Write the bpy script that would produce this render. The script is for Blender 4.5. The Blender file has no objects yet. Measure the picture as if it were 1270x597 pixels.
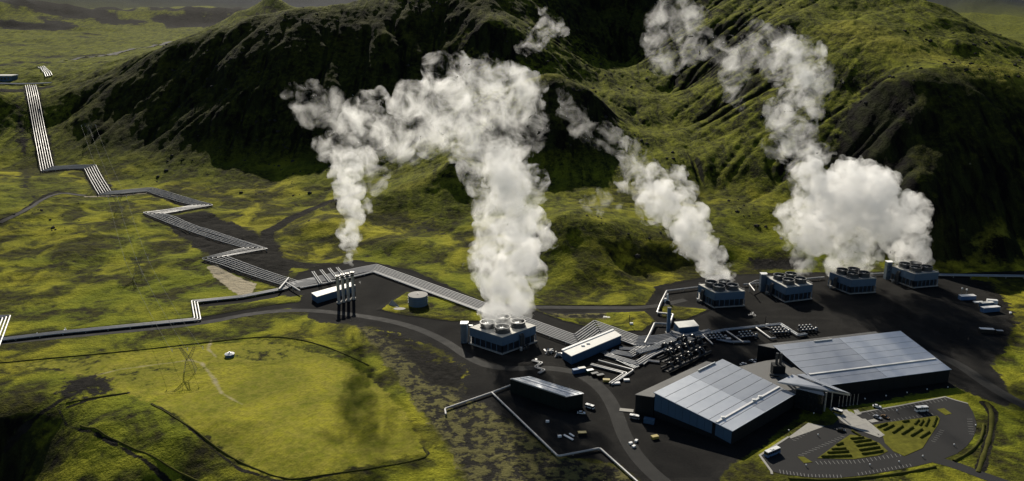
import bpy, bmesh, math, random
import numpy as np
from mathutils import Vector

# ------------------------------------------------------------------ camera, sky, sun, exposure
SC = bpy.context.scene
COL = SC.collection
H, F, CX, CY, YH = 215.0, 1000.0, 635.0, 298.5, 6.0        # camera height, focal length in photo pixels, centre, horizon row
PITCH = math.atan((CY - YH) / F)
SUN_EL, SUN_AZ = 31.0, -11.0                                # degrees; azimuth from +Y, positive to the right

cam_data = bpy.data.cameras.new('camera')
cam = bpy.data.objects.new('camera', cam_data)
COL.objects.link(cam)
cam.location = (0, 0, H)
cam.rotation_euler = (math.pi / 2 - PITCH, 0, 0)
cam_data.sensor_width = 36.0
cam_data.lens = 36.0 * F / 1270.0
cam_data.clip_start = 1.0
cam_data.clip_end = 90000.0
SC.camera = cam

world = bpy.data.worlds.new('World')
SC.world = world
world.use_nodes = True
wn = world.node_tree
bg = wn.nodes['Background']
sky = wn.nodes.new('ShaderNodeTexSky')
sky.sky_type = 'NISHITA'
sky.sun_disc = False
sky.sun_elevation = math.radians(SUN_EL)
sky.sun_rotation = math.radians(SUN_AZ)
sky.altitude = 300
sky.air_density = 1.0
sky.dust_density = 0.2
wn.links.new(sky.outputs[0], bg.inputs[0])
bg.inputs[1].default_value = 0.05

sun_data = bpy.data.lights.new('sun', 'SUN')
sun_data.energy = 5.0
sun_data.angle = math.radians(0.53)
sun_data.color = (1.0, 0.92, 0.78)
sun = bpy.data.objects.new('sun', sun_data)
COL.objects.link(sun)
_e, _a = math.radians(SUN_EL), math.radians(SUN_AZ)
SUN_DIR = Vector((math.sin(_a) * math.cos(_e), math.cos(_a) * math.cos(_e), math.sin(_e)))
sun.rotation_euler = (-SUN_DIR).to_track_quat('-Z', 'Y').to_euler()
sun.location = (0, 0, 600)

vs = SC.view_settings
vs.view_transform = 'Standard'
vs.look = 'None'
vs.gamma = 1.0
vs.use_curve_mapping = False
vs.exposure = 0.26
SC.display_settings.display_device = 'sRGB'
SC.render.engine = 'CYCLES'
cy = SC.cycles
cy.use_denoising = True
cy.denoiser = 'OPENIMAGEDENOISE'
cy.max_bounces = 16
cy.diffuse_bounces = 2
cy.glossy_bounces = 2
cy.transmission_bounces = 4
cy.transparent_max_bounces = 24
cy.volume_bounces = 6
cy.volume_step_rate = 1.0
cy.volume_max_steps = 256
cy.sample_clamp_indirect = 6.0
cy.caustics_reflective = False
cy.caustics_refractive = False

# ------------------------------------------------------------------ pixel -> world (a direction; the height z or distance D places it)
_c, _s = math.cos(PITCH), math.sin(PITCH)
def ray(px, py):
    u = (px - CX) / F; v = -(py - CY) / F
    return u, _c + v * _s, -_s + v * _c
def G(px, py, z=0.0):
    x, y, w = ray(px, py); t = (z - H) / w
    return Vector((x * t, y * t, z))
def AT(px, py, D):
    x, y, w = ray(px, py); t = D / y
    return Vector((x * t, D, H + w * t))
def G2(pts, z=0.0):
    return [(G(a, b, z).x, G(a, b, z).y) for a, b in pts]

# ------------------------------------------------------------------ numpy noise
def _hash(ix, iy, seed):
    h = (ix.astype(np.int64) * 374761393 + iy.astype(np.int64) * 668265263 + seed * 982451653) & 0xFFFFFFFF
    h = ((h ^ (h >> 13)) * 1274126177) & 0xFFFFFFFF
    h = (h ^ (h >> 16)) & 0xFFFFFFFF
    return h.astype(np.float64) / 4294967295.0
def vnoise(x, y, seed=0):
    ix = np.floor(x); iy = np.floor(y); fx = x - ix; fy = y - iy
    ix = ix.astype(np.int64); iy = iy.astype(np.int64)
    out = 0
    u = fx * fx * fx * (fx * (fx * 6 - 15) + 10); w = fy * fy * fy * (fy * (fy * 6 - 15) + 10)
    def g(dx, dy):
        a = _hash(ix + dx, iy + dy, seed) * 2 * np.pi
        return np.cos(a) * (fx - dx) + np.sin(a) * (fy - dy)
    return ((g(0, 0) * (1 - u) + g(1, 0) * u) * (1 - w) + (g(0, 1) * (1 - u) + g(1, 1) * u) * w) * 1.5
def fbm(x, y, lam, octv=4, seed=0, gain=0.5, ridged=False):
    r = np.zeros_like(x); a = 1.0; f = 1.0 / lam; tot = 0
    for o in range(octv):
        n = vnoise(x * f + 17.3 * o, y * f - 9.1 * o, seed + o * 7)
        if ridged: n = 1 - 2 * np.abs(n)
        r += a * n; tot += a; a *= gain; f *= 2.03
    return r / tot
def sstep(a, b, x):
    t = np.clip((x - a) / (b - a), 0, 1); return t * t * (3 - 2 * t)
def poly_sdf(x, y, poly):
    P = np.array(poly, float); n = len(P)
    d = np.full(x.shape, 1e18); ins = np.zeros(x.shape, bool)
    for i in range(n):
        ax, ay = P[i]; bx, by = P[(i + 1) % n]
        ex, ey = bx - ax, by - ay; wx, wy = x - ax, y - ay
        t = np.clip((wx * ex + wy * ey) / (ex * ex + ey * ey + 1e-9), 0, 1)
        d = np.minimum(d, (wx - ex * t) ** 2 + (wy - ey * t) ** 2)
        c = ((ay <= y) != (by <= y)) & (x < ex * (y - ay) / (ey if abs(ey) > 1e-9 else 1e-9) + ax)
        ins ^= c
    d = np.sqrt(d)
    return np.where(ins, -d, d)
def line_dist(x, y, pts):
    P = np.array(pts, float); d = np.full(x.shape, 1e18)
    for i in range(len(P) - 1):
        ax, ay = P[i]; ex, ey = P[i + 1] - P[i]; wx, wy = x - ax, y - ay
        t = np.clip((wx * ex + wy * ey) / (ex * ex + ey * ey + 1e-9), 0, 1)
        d = np.minimum(d, (wx - ex * t) ** 2 + (wy - ey * t) ** 2)
    return np.sqrt(d)

# ------------------------------------------------------------------ terrain heights
CTRL = []
def cz(px, py, z): v = G(px, py, z); CTRL.append((v.x, v.y, z))
def cd(px, py, D): v = AT(px, py, D); CTRL.append((v.x, v.y, v.z))
def cw(x, y, z): CTRL.append((x, y, z))
for py_ in (345, 365, 390, 430, 480, 540, 600):
    for px_ in range(-250, 1600, 130):
        if not (py_ < 370 and px_ < 120) and not (py_ > 500 and px_ < 420): cz(px_, py_, 0)
# lower left: the meadow tips down towards the camera
for a in ((-250, 500, 0), (-60, 505, -1), (0, 515, -2), (120, 525, -1), (220, 540, 0), (330, 565, 0), (430, 600, 0),
          (-60, 560, -20), (60, 590, -22), (160, 597, -9), (0, 620, -42), (180, 640, -26), (300, 640, -8), (-200, 620, -45)): cz(*a)
for a in ((-200, 200, -70), (-120, 200, -60), (0, 180, -40), (150, 180, -10), (-400, 250, -60)): cw(*a)
# left plain and foot of the left hill
for a in ((-250, 330, 4), (-150, 300, 8), (0, 300, 7), (60, 320, 4), (120, 300, 7), (100, 270, 11), (200, 300, 5), (0, 265, 17),
          (-120, 250, 24), (40, 245, 17), (75, 214, 20), (112, 210, 20), (135, 241, 12), (185, 238, 11), (250, 256, 6), (190, 268, 7),
          (318, 312, 2), (268, 323, 2), (350, 340, 0), (300, 285, 4), (340, 265, 7), (330, 240, 10), (400, 252, 8), (240, 232, 12), (440, 262, 6)): cz(*a)
# scarp up to the plateau behind the long pipe slope
cd(60, 160, 1120); cd(38, 107, 1250); cd(10, 107, 1260); cd(-40, 107, 1270); cd(-45, 180, 1060); cd(0, 180, 1058); cd(0, 120, 1145); cd(-50, 120, 1145); cd(25, 212, 985)
cd(-200, 110, 1290); cd(-400, 105, 1300); cd(100, 150, 1110)
for a in ((60, 92, 98), (-100, 88, 96), (-300, 80, 95), (150, 70, 95), (60, 60, 92), (250, 50, 95), (-100, 55, 90), (-300, 50, 90), (60, 40, 85), (-100, 38, 85), (280, 38, 92)): cz(*a)
# left hill: crest and face
for a in ((75, 108, 1250), (110, 98, 1250), (150, 82, 1255), (200, 62, 1255), (260, 42, 1255), (310, 28, 1250), (360, 18, 1255), (420, 17, 1265), (480, 6, 1290),
          (540, -14, 1320), (600, -45, 1400), (680, -66, 1500), (780, -72, 1560), (880, -55, 1540),
          (140, 150, 1115), (210, 140, 1110), (300, 120, 1095), (400, 110, 1100), (480, 95, 1120), (200, 195, 1020), (300, 195, 1000), (400, 190, 1000),
          (480, 180, 1005), (540, 165, 1020), (540, 60, 1195)): cd(*a)
for a in ((110, 1700, 95), (-300, 1700, 95), (-250, 1650, 95), (-120, 1750, 100), (-400, 1600, 105), (200, 1900, 220), (0, 1800, 190)): cw(*a)
for a in ((130, 222, 17), (200, 226, 13), (300, 232, 12), (400, 236, 12), (480, 228, 20)): cz(*a)
# spur between the left hill and the bowl, and the bowl
for a in ((560, 20, 1255), (585, 62, 1170), (618, 100, 1100), (740, 70, 1265), (700, 48, 1270), (650, 16, 1275), (610, -8, 1300), (720, 100, 1150), (670, 70, 1160), (632, 42, 1180), (600, 28, 1195)): cd(*a)
for a in ((830, 205, 45), (800, 165, 65), (790, 130, 88), (770, 88, 116), (820, 262, 18), (880, 240, 26)): cz(*a)
for a in ((740, 20, 1430), (790, 10, 1430), (820, 62, 1265), (870, 36, 1265), (910, 12, 1260), (960, -15, 1280), (830, 122, 1140), (880, 90, 1120), (930, 58, 1100), (980, 28, 1085), (850, 162, 995), (910, 132, 985), (970, 100, 975), (1030, 68, 970),
          (1010, 150, 880), (940, 200, 855), (1040, 30, 1080), (1000, 205, 820)): cd(*a)
# dark hump in front of the bowl
for a in ((650, 104, 1010), (690, 93, 1000), (735, 113, 985), (757, 150, 965), (640, 150, 930), (770, 190, 920)): cd(*a)
for a in ((640, 225, 32), (690, 228, 30), (740, 232, 28), (770, 240, 26), (600, 215, 30), (560, 190, 62)): cz(*a)
for a in ((-60, 1080, 100), (40, 1090, 105), (110, 1060, 88), (160, 1000, 62)): cw(*a)
# knolls at the foot
for a in ((470, 242, 24), (510, 228, 31), (550, 217, 38), (580, 224, 35), (600, 236, 28), (590, 268, 13), (540, 282, 8), (470, 280, 7), (540, 250, 21), (500, 262, 14), (560, 300, 6), (620, 300, 8),
          (360, 284, 5), (390, 276, 13), (430, 284, 10), (390, 306, 1), (350, 305, 1), (440, 310, 1), (480, 300, 9), (520, 310, 5), (470, 322, 0), (600, 340, 2), (560, 330, 2),
          (700, 268, 38), (740, 280, 33), (680, 300, 20), (760, 300, 24), (720, 335, 12), (670, 352, 3), (780, 335, 10), (640, 290, 17), (820, 310, 14), (880, 300, 18),
          (840, 335, 3), (900, 325, 5), (960, 320, 6), (1020, 310, 9), (950, 262, 26), (1040, 260, 26), (1090, 290, 16), (1100, 325, 3)): cz(*a)
# right hill: shaded face, lit shoulder, summit, and the fall to the valley behind
for a in ((1120, 215, 700), (1160, 262, 672), (1200, 286, 662), (1250, 292, 655), (1300, 285, 660), (1400, 290, 660),
          (1060, 130, 870), (1090, 100, 835), (1130, 96, 815), (1180, 98, 815), (1230, 100, 815), (1290, 104, 820), (1400, 105, 830), (1180, 180, 735), (1120, 150, 770), (1060, 190, 790),
          (1060, 35, 1000), (1100, 52, 970), (1150, 62, 940), (1200, 78, 915), (1260, 92, 880), (1100, 0, 1130), (1150, 0, 1080), (1190, 32, 1030), (1230, 62, 960), (1270, 84, 920), (1330, 96, 910), (1090, -40, 1260), (1000, -40, 1400)): cd(*a)
for a in ((1200, 318, 7), (1150, 318, 8), (1260, 318, 8), (1180, 296, 21), (1260, 302, 19), (1340, 325, 5)): cz(*a)
for a in ((760, 1150, 90), (900, 1100, 80), (800, 1400, 60), (1100, 1500, 60), (650, 1300, 130), (560, 1500, 170), (900, 1900, 55), (1400, 2200, 50), (1500, 1300, 70), (300, 2000, 250), (650, 1900, 120), (1200, 900, 120)): cw(*a)
_C = np.array(CTRL)
_R = np.sqrt(((_C[:, None, :2] - _C[None, :, :2]) ** 2).sum(-1)) + np.eye(len(_C)) * (-4.0)
_n = len(_C)
_A = np.zeros((_n + 3, _n + 3)); _A[:_n, :_n] = _R; _A[:_n, _n] = 1; _A[:_n, _n + 1] = _C[:, 0] / 1000; _A[:_n, _n + 2] = _C[:, 1] / 1000
_A[_n:, :_n] = _A[:_n, _n:].T
_W = np.linalg.solve(_A, np.concatenate([_C[:, 2], [0, 0, 0]]))

PLANT = G2([(-60, 412), (240, 388), (300, 374), (350, 346), (440, 324), (520, 332), (600, 366), (690, 372), (800, 368), (850, 344), (1000, 338), (1150, 337), (1230, 346), (1300, 350),
            (1400, 620), (560, 640), (520, 600), (400, 500), (250, 480), (60, 470)])
def hgt_raw(x, y):
    z = np.zeros_like(x)
    for i in range(0, len(x), 40000):
        xs, ys = x[i:i + 40000], y[i:i + 40000]
        d = np.sqrt((xs[:, None] - _C[None, :, 0]) ** 2 + (ys[:, None] - _C[None, :, 1]) ** 2)
        z[i:i + 40000] = d @ _W[:_n] + _W[_n] + _W[_n + 1] * xs / 1000 + _W[_n + 2] * ys / 1000
    return z
# rain-worn relief: streams are routed over the coarse hills and cut gullies into them
EX0, EX1, EY0, EY1, ES = -1000.0, 1100.0, 540.0, 1700.0, 5.0
def erode():
    xs = np.arange(EX0, EX1 + 1, ES); ys = np.arange(EY0, EY1 + 1, ES)
    X, Y = np.meshgrid(xs, ys); x = X.ravel(); y = Y.ravel()
    z0 = hgt_raw(x + 14 * fbm(x, y, 130, 3, 11), y + 14 * fbm(x, y, 130, 3, 29))
    hill = sstep(4, 45, z0)
    z0 = z0 + hill * (7.0 * fbm(x, y, 190, 4, 3, 0.45) + 8.0 * fbm(x, y, 75, 3, 57) + 3.0 * fbm(x, y, 24, 3, 61))
    ny, nx = X.shape; z = z0.reshape(ny, nx).copy()
    idx = np.arange(ny * nx).reshape(ny, nx)
    for it in range(14):
        best = np.zeros((ny, nx)); rec = idx.copy(); dist = np.full((ny, nx), ES)
        for dy in (-1, 0, 1):
            for dx in (-1, 0, 1):
                if not (dx or dy): continue
                L = ES * math.hypot(dx, dy)
                c = (slice(max(0, -dy), ny - max(0, dy)), slice(max(0, -dx), nx - max(0, dx))); n = (slice(max(0, dy), ny - max(0, -dy)), slice(max(0, dx), nx - max(0, -dx)))
                sl = (z[c] - z[n]) / L
                m = sl > best[c]
                best[c] = np.where(m, sl, best[c]); rec[c] = np.where(m, idx[n], rec[c]); dist[c] = np.where(m, L, dist[c])
        zf = z.ravel(); order = np.argsort(zf).tolist(); r = rec.ravel().tolist(); A = [ES * ES] * (ny * nx)
        for i in reversed(order):
            if r[i] != i: A[r[i]] += A[i]
        Fk = (0.026 * np.minimum(np.array(A), 60000.0) ** 0.45 / dist.ravel() * (0.25 + 0.75 * hill)).tolist(); zl = zf.tolist()
        for i in order:
            j = r[i]
            if j != i: f = Fk[i]; zl[i] = (zl[i] + f * zl[j]) / (1 + f)
        z = np.array(zl).reshape(ny, nx)
        k = z[1:-1, 1:-1]; z[1:-1, 1:-1] = k + 0.035 * (z[:-2, 1:-1] + z[2:, 1:-1] + z[1:-1, :-2] + z[1:-1, 2:] - 4 * k)
    d = z - z0.reshape(ny, nx)
    d = np.maximum(d, -34.0) + 5.0 * hill.reshape(ny, nx)   # keep the mean height of the slopes
    pl = [AT(38, 107, 1250), AT(59, 212, 965), G(112, 209, 20), G(130, 241, 12)]
    keep = sstep(12, 55, line_dist(x, y, [tuple(p[:2]) for p in pl])).reshape(ny, nx)
    zr = hgt_raw(x, y).reshape(ny, nx)
    e = np.minimum(np.minimum(X - EX0, EX1 - X), np.minimum(Y - EY0, EY1 - Y)); fade = sstep(0, 120, e)
    return zr, (z0.reshape(ny, nx) + d) * keep + zr * (1 - keep), fade
_ER = erode()
def bicubic(g, u, v):
    ny, nx = g.shape
    iu = np.clip(np.floor(u).astype(int), 1, nx - 3); iv = np.clip(np.floor(v).astype(int), 1, ny - 3); fu = np.clip(u - iu, 0, 1); fv = np.clip(v - iv, 0, 1)
    def w(t): return (-0.5 * t + t * t - 0.5 * t ** 3, 1 - 2.5 * t * t + 1.5 * t ** 3, 0.5 * t + 2 * t * t - 1.5 * t ** 3, -0.5 * t * t + 0.5 * t ** 3)
    wu, wv = w(fu), w(fv); out = 0
    for a in range(4):
        row = 0
        for b in range(4): row = row + wu[b] * g[iv - 1 + a, iu - 1 + b]
        out = out + wv[a] * row
    return out
def base_height(x, y):
    """coarse hills, worn where the stream grid covers them"""
    z = np.zeros_like(x)
    ins = (x > EX0 + 6) & (x < EX1 - 6) & (y > EY0 + 6) & (y < EY1 - 6)
    if ins.any():
        u = (x[ins] - EX0) / ES; v = (y[ins] - EY0) / ES
        f = bicubic(_ER[2], u, v); z[ins] = bicubic(_ER[1], u, v) * f + bicubic(_ER[0], u, v) * (1 - f)
    if (~ins).any(): z[~ins] = hgt_raw(x[~ins], y[~ins])
    return z
def height(x, y):
    x = np.asarray(x, float); y = np.asarray(y, float)
    D = np.hypot(x, y)
    near = D < 3600
    z = np.zeros_like(x)
    z[near] = base_height(x[near], y[near])
    # far country: plain on the left, hills and a long mountain at the horizon
    az = np.degrees(np.arctan2(x, y))
    zf = 62 + 45 * fbm(x, y, 3200, 4, 5) + 30 * sstep(-5, -20, az) + 26 * fbm(x, y, 520, 4, 47, ridged=True)
    zf += sstep(5200, 6400, D) * sstep(9000, 7400, D) * (70 + 60 * fbm(x, y, 1500, 4, 71)) * sstep(0.0, 0.5, fbm(x, y, 2600, 2, 83) + 0.35)
    zf += np.exp(-((D - 4300 - 500 * fbm(x, y, 1800, 2, 7)) / 420) ** 2) * sstep(-12, -16, az) * (62 + 55 * fbm(x, y, 700, 4, 15, ridged=True) + 45 * sstep(-28, -31, az))
    mt = sstep(11000, 16000, D)
    ridge = 0.5 + 0.5 * fbm(x, y, 6000, 5, 41, ridged=True)
    top = 520 - 215 * sstep(28.5, 32, az)
    zf += mt * (top * (0.62 + 0.38 * ridge) - 60)
    w = sstep(2100, 3300, D)
    z = z * (1 - w) + zf * w
    pk = AT(338, -4, 2700); pd = np.hypot(x - pk.x, (y - pk.y) * 0.8) + 40 * fbm(x, y, 160, 3, 49)
    z = np.maximum(z, np.where(D > 2100, 240 - 0.50 * pd, -1e3))
    hill = sstep(4, 55, z) * (1 - 0.75 * sstep(1350, 1800, D) * sstep(-13, -17, az)) * (1 - w)
    z = z + hill * (1.0 * fbm(x + 0.35 * y, y * 0.4, 16, 2, 61, ridged=True) + 0.9 * fbm(x, y, 9, 2, 63))
    M = np.zeros_like(x)
    n2 = D < 1500
    M[n2] = sstep(45, 0, poly_sdf(x[n2], y[n2], PLANT))
    z = z * (1 - M)
    lowland = (1 - hill) * (1 - M) * (1 - w)
    z = z + lowland * ((2.0 + 3.2 * sstep(560, 640, y)) * fbm(x, y, 70, 4, 13) + 0.7 * fbm(x, y, 14, 3, 19))
    z = z + sstep(1350, 1700, D) * sstep(-12, -15, az) * (1 - w) * 9.0 * fbm(x, y, 230, 4, 43, ridged=True)
    return z
def hz(x, y):
    return float(height(np.array([x]), np.array([y]))[0])
def drape(px, py):
    """pixel -> point on the terrain: march the ray until it meets the height field"""
    x, y, w = ray(px, py)
    D = np.concatenate([np.arange(300, 1600, 2.0), np.arange(1600, 9000, 12.0)])
    t = D / y
    zz = H + w * t; gz = height(x * t, D)
    k = np.argmax(zz <= gz)
    if k == 0: k = len(D) - 1
    f = 0.0
    if k > 0:
        a0 = zz[k - 1] - gz[k - 1]; a1 = gz[k] - zz[k]; f = a0 / (a0 + a1 + 1e-9)
    Dm = D[k - 1] + f * (D[k] - D[k - 1]); tm = Dm / y
    X = x * tm
    return Vector((X, Dm, hz(X, Dm)))
# ------------------------------------------------------------------ materials
def new_mat(name):
    m = bpy.data.materials.new(name); m.use_nodes = True
    nt = m.node_tree
    return m, nt, nt.nodes['Principled BSDF']
def mixc(nt, fac, a, b):
    n = nt.nodes.new('ShaderNodeMix'); n.data_type = 'RGBA'
    for sock, v in ((n.inputs[0], fac), (n.inputs[6], a), (n.inputs[7], b)):
        if isinstance(v, (int, float)): sock.default_value = v
        elif isinstance(v, tuple): sock.default_value = (*v, 1)
        else: nt.links.new(v, sock)
    return n.outputs[2]
def math_(nt, op, a, b=None, c=None, clamp=False):
    n = nt.nodes.new('ShaderNodeMath'); n.operation = op; n.use_clamp = clamp
    for i, v in enumerate((a, b, c)):
        if v is None: continue
        if isinstance(v, (int, float)): n.inputs[i].default_value = v
        else: nt.links.new(v, n.inputs[i])
    return n.outputs[0]
def ramp(nt, fac, stops):
    n = nt.nodes.new('ShaderNodeValToRGB')
    while len(n.color_ramp.elements) < len(stops): n.color_ramp.elements.new(0.5)
    for e, (p, c) in zip(n.color_ramp.elements, stops):
        e.position = p; e.color = (c, c, c, 1) if isinstance(c, (int, float)) else (*c, 1)
    nt.links.new(fac, n.inputs[0])
    return n.outputs[0]
def noise(nt, vec, scale, detail=4, rough=0.55, dist=0.0):
    n = nt.nodes.new('ShaderNodeTexNoise'); n.inputs['Scale'].default_value = scale
    n.inputs['Detail'].default_value = detail; n.inputs['Roughness'].default_value = rough; n.inputs['Distortion'].default_value = dist
    nt.links.new(vec, n.inputs['Vector'])
    return n.outputs[0]
def geo_pos(nt):
    return nt.nodes.new('ShaderNodeNewGeometry').outputs['Position']
def attr(nt, name):
    n = nt.nodes.new('ShaderNodeAttribute'); n.attribute_name = name; return n.outputs['Fac']
def bump(nt, bs, h, strength, dist):
    n = nt.nodes.new('ShaderNodeBump'); n.inputs['Strength'].default_value = strength; n.inputs['Distance'].default_value = dist
    nt.links.new(h, n.inputs['Height']); nt.links.new(n.outputs[0], bs.inputs['Normal'])

def ground_material():
    m, nt, bs = new_mat('moss_ground')
    P = geo_pos(nt)
    n1 = noise(nt, P, 0.006, 5, 0.6); n2 = noise(nt, P, 0.03, 6, 0.6, 0.6); n3 = noise(nt, P, 0.16, 5, 0.65); n4 = noise(nt, P, 0.9, 3, 0.6)
    moss = mixc(nt, ramp(nt, n2, [(0.45, 0.0), (0.62, 1.0)]), MOSS_DARK, MOSS_BRIGHT)
    moss = mixc(nt, ramp(nt, n1, [(0.42, 0.0), (0.6, 0.75)]), moss, MOSS_GREEN)
    heath_shade = mixc(nt, ramp(nt, n3, [(0.38, 0.0), (0.62, 1.0)]), HEATH, MOSS_DARK)
    # blotches of heather and bare soil
    blot = math_(nt, 'ADD', math_(nt, 'MULTIPLY', n2, 0.75), math_(nt, 'MULTIPLY', n3, 0.25))
    col = mixc(nt, ramp(nt, blot, [(0.42, 1.0), (0.52, 0.0)]), moss, heath_shade)
    sz = nt.nodes.new('ShaderNodeSeparateXYZ'); nt.links.new(P, sz.inputs[0])
    upm = math_(nt, 'MULTIPLY', math_(nt, 'SUBTRACT', math_(nt, 'ADD', sz.outputs[2], math_(nt, 'MULTIPLY', n1, 60.0)), 38.0), 0.03, clamp=True)
    n5 = noise(nt, P, 0.42, 3, 0.6)
    mps = nt.nodes.new('ShaderNodeMapping'); mps.inputs['Rotation'].default_value = (0, 0, 0.35); mps.inputs['Scale'].default_value = (1.0, 0.22, 0.3); nt.links.new(P, mps.inputs[0])
    strk = noise(nt, mps.outputs[0], 0.11, 5, 0.62, 0.5)                 # streaks of scree and moss down the slope
    mot = math_(nt, 'ADD', math_(nt, 'MULTIPLY', strk, 0.45), math_(nt, 'ADD', math_(nt, 'MULTIPLY', n3, 0.3), math_(nt, 'MULTIPLY', n5, 0.25)))
    high = mixc(nt, ramp(nt, mot, [(0.42, 0.0), (0.60, 1.0)]), (0.026, 0.031, 0.008), (0.20, 0.215, 0.018))
    high = mixc(nt, math_(nt, 'MULTIPLY', attr(nt, 'heath_shade'), 0.9), high, mixc(nt, ramp(nt, mot, [(0.42, 0.0), (0.66, 1.0)]), (0.007, 0.008, 0.004), (0.045, 0.048, 0.012)))  # dark heath tone that also paints shade onto the big hill faces
    lush = math_(nt, 'MULTIPLY', attr(nt, 'lush'), ramp(nt, mot, [(0.36, 0.0), (0.50, 1.0)]))
    col = mixc(nt, math_(nt, 'MULTIPLY', upm, 0.9), col, high)
    col = mixc(nt, lush, col, (0.26, 0.245, 0.03))
    # steep ground: dark lava rock and scree, widened so its colour deepens slope shade
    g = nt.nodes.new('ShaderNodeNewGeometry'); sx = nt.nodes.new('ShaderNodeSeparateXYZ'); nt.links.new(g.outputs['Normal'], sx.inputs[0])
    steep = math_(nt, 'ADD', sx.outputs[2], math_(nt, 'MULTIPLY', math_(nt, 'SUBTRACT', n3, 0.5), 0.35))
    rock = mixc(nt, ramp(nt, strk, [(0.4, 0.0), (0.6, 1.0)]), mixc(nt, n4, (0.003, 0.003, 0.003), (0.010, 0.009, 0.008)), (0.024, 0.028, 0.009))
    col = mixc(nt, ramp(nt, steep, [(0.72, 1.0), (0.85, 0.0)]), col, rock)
    farm = math_(nt, 'MULTIPLY', math_(nt, 'SUBTRACT', sz.outputs[1], 9000.0), 0.0003, clamp=True)          # horizon mountains: dark basalt, blue haze of distance painted into the colour
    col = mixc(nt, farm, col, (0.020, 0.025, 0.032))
    # hummocks high on the hills are drier
    fine = ramp(nt, n4, [(0.3, 0.7), (0.7, 1.2)])
    mul = nt.nodes.new('ShaderNodeMix'); mul.data_type = 'RGBA'; mul.blend_type = 'MULTIPLY'; mul.inputs[0].default_value = 1.0
    nt.links.new(col, mul.inputs[6]); nt.links.new(fine, mul.inputs[7]); col = mul.outputs[2]
    # mown field
    fld = mixc(nt, ramp(nt, n2, [(0.40, 0.0), (0.60, 1.0)]), FIELD_A, FIELD_B)
    fld = mixc(nt, ramp(nt, n3, [(0.35, 0.0), (0.7, 0.8)]), fld, FIELD_C)
    fld = mixc(nt, ramp(nt, n5, [(0.38, 0.35), (0.55, 0.0)]), fld, (0.06, 0.06, 0.012))
    wv = nt.nodes.new('ShaderNodeTexWave'); wv.inputs['Scale'].default_value = 0.16; wv.inputs['Distortion'].default_value = 2.5; wv.inputs['Detail'].default_value = 2
    mp = nt.nodes.new('ShaderNodeMapping'); mp.inputs['Rotation'].default_value = (0, 0, 0.5); nt.links.new(P, mp.inputs[0]); nt.links.new(mp.outputs[0], wv.inputs[0])
    fld = mixc(nt, math_(nt, 'MULTIPLY', wv.outputs[1], 0.22), fld, FIELD_A)
    edge = math_(nt, 'MULTIPLY', math_(nt, 'SUBTRACT', n3, 0.5), 1.1)
    edge = math_(nt, 'ADD', edge, math_(nt, 'MULTIPLY', math_(nt, 'SUBTRACT', n2, 0.5), 1.3))
    def masked(c, name, target, lo=0.42, hi=0.58, e=edge):
        a = math_(nt, 'ADD', attr(nt, name), e)
        return mixc(nt, ramp(nt, a, [(lo, 0.0), (hi, 1.0)]), c, target)
    col = masked(col, 'field', fld, 0.45, 0.6)
    track = mixc(nt, n3, (0.24, 0.21, 0.10), (0.38, 0.34, 0.20))
    col = masked(col, 'track', track, 0.4, 1.1)
    scrub = mixc(nt, ramp(nt, n3, [(0.46, 0.0), (0.54, 1.0)]), (0.022, 0.021, 0.018), mixc(nt, n2, (0.07, 0.065, 0.03), (0.15, 0.14, 0.05)))
    col = masked(col, 'scrub', scrub)
    dirt = mixc(nt, ramp(nt, n3, [(0.35, 0.0), (0.65, 1.0)]), (0.006, 0.006, 0.0055), (0.021, 0.0195, 0.017))
    col = masked(col, 'dirt', dirt)
    grav = mixc(nt, ramp(nt, n2, [(0.35, 0.0), (0.65, 1.0)]), (0.0075, 0.0075, 0.008), (0.019, 0.0185, 0.0175))
    grav = mixc(nt, ramp(nt, n4, [(0.35, 0.0), (0.8, 0.5)]), grav, (0.024, 0.023, 0.021))
    grav = mixc(nt, math_(nt, 'MULTIPLY', attr(nt, 'dust'), ramp(nt, n3, [(0.35, 0.2), (0.65, 1.0)])), grav, (0.034, 0.0325, 0.030))
    col = masked(col, 'gravel', grav)
    sand = mixc(nt, n3, (0.28, 0.24, 0.16), (0.42, 0.37, 0.27))
    col = masked(col, 'sand', sand)
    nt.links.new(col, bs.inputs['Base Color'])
    bs.inputs['Roughness'].default_value = 1.0
    bs.inputs['Specular IOR Level'].default_value = 0.05
    hh = math_(nt, 'ADD', math_(nt, 'ADD', math_(nt, 'MULTIPLY', n3, 2.0), math_(nt, 'MULTIPLY', n5, 0.7)), math_(nt, 'MULTIPLY', n4, 0.5))
    hh = math_(nt, 'ADD', hh, math_(nt, 'MULTIPLY', math_(nt, 'MULTIPLY', strk, upm), 6.0))
    soft = math_(nt, 'SUBTRACT', 1.0, math_(nt, 'MAXIMUM', attr(nt, 'gravel'), math_(nt, 'MULTIPLY', attr(nt, 'field'), 0.75)), clamp=True)
    hh = math_(nt, 'MULTIPLY', hh, math_(nt, 'ADD', math_(nt, 'MULTIPLY', soft, 0.92), 0.08))
    bump(nt, bs, hh, 0.9, 1.0)
    return m
MOSS_BRIGHT = (0.295, 0.275, 0.022); MOSS_DARK = (0.06, 0.06, 0.009); MOSS_GREEN = (0.12, 0.15, 0.012); HEATH = (0.022, 0.021, 0.011)
FIELD_A = (0.13, 0.145, 0.012); FIELD_B = (0.29, 0.275, 0.022); FIELD_C = (0.27, 0.235, 0.045)

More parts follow.
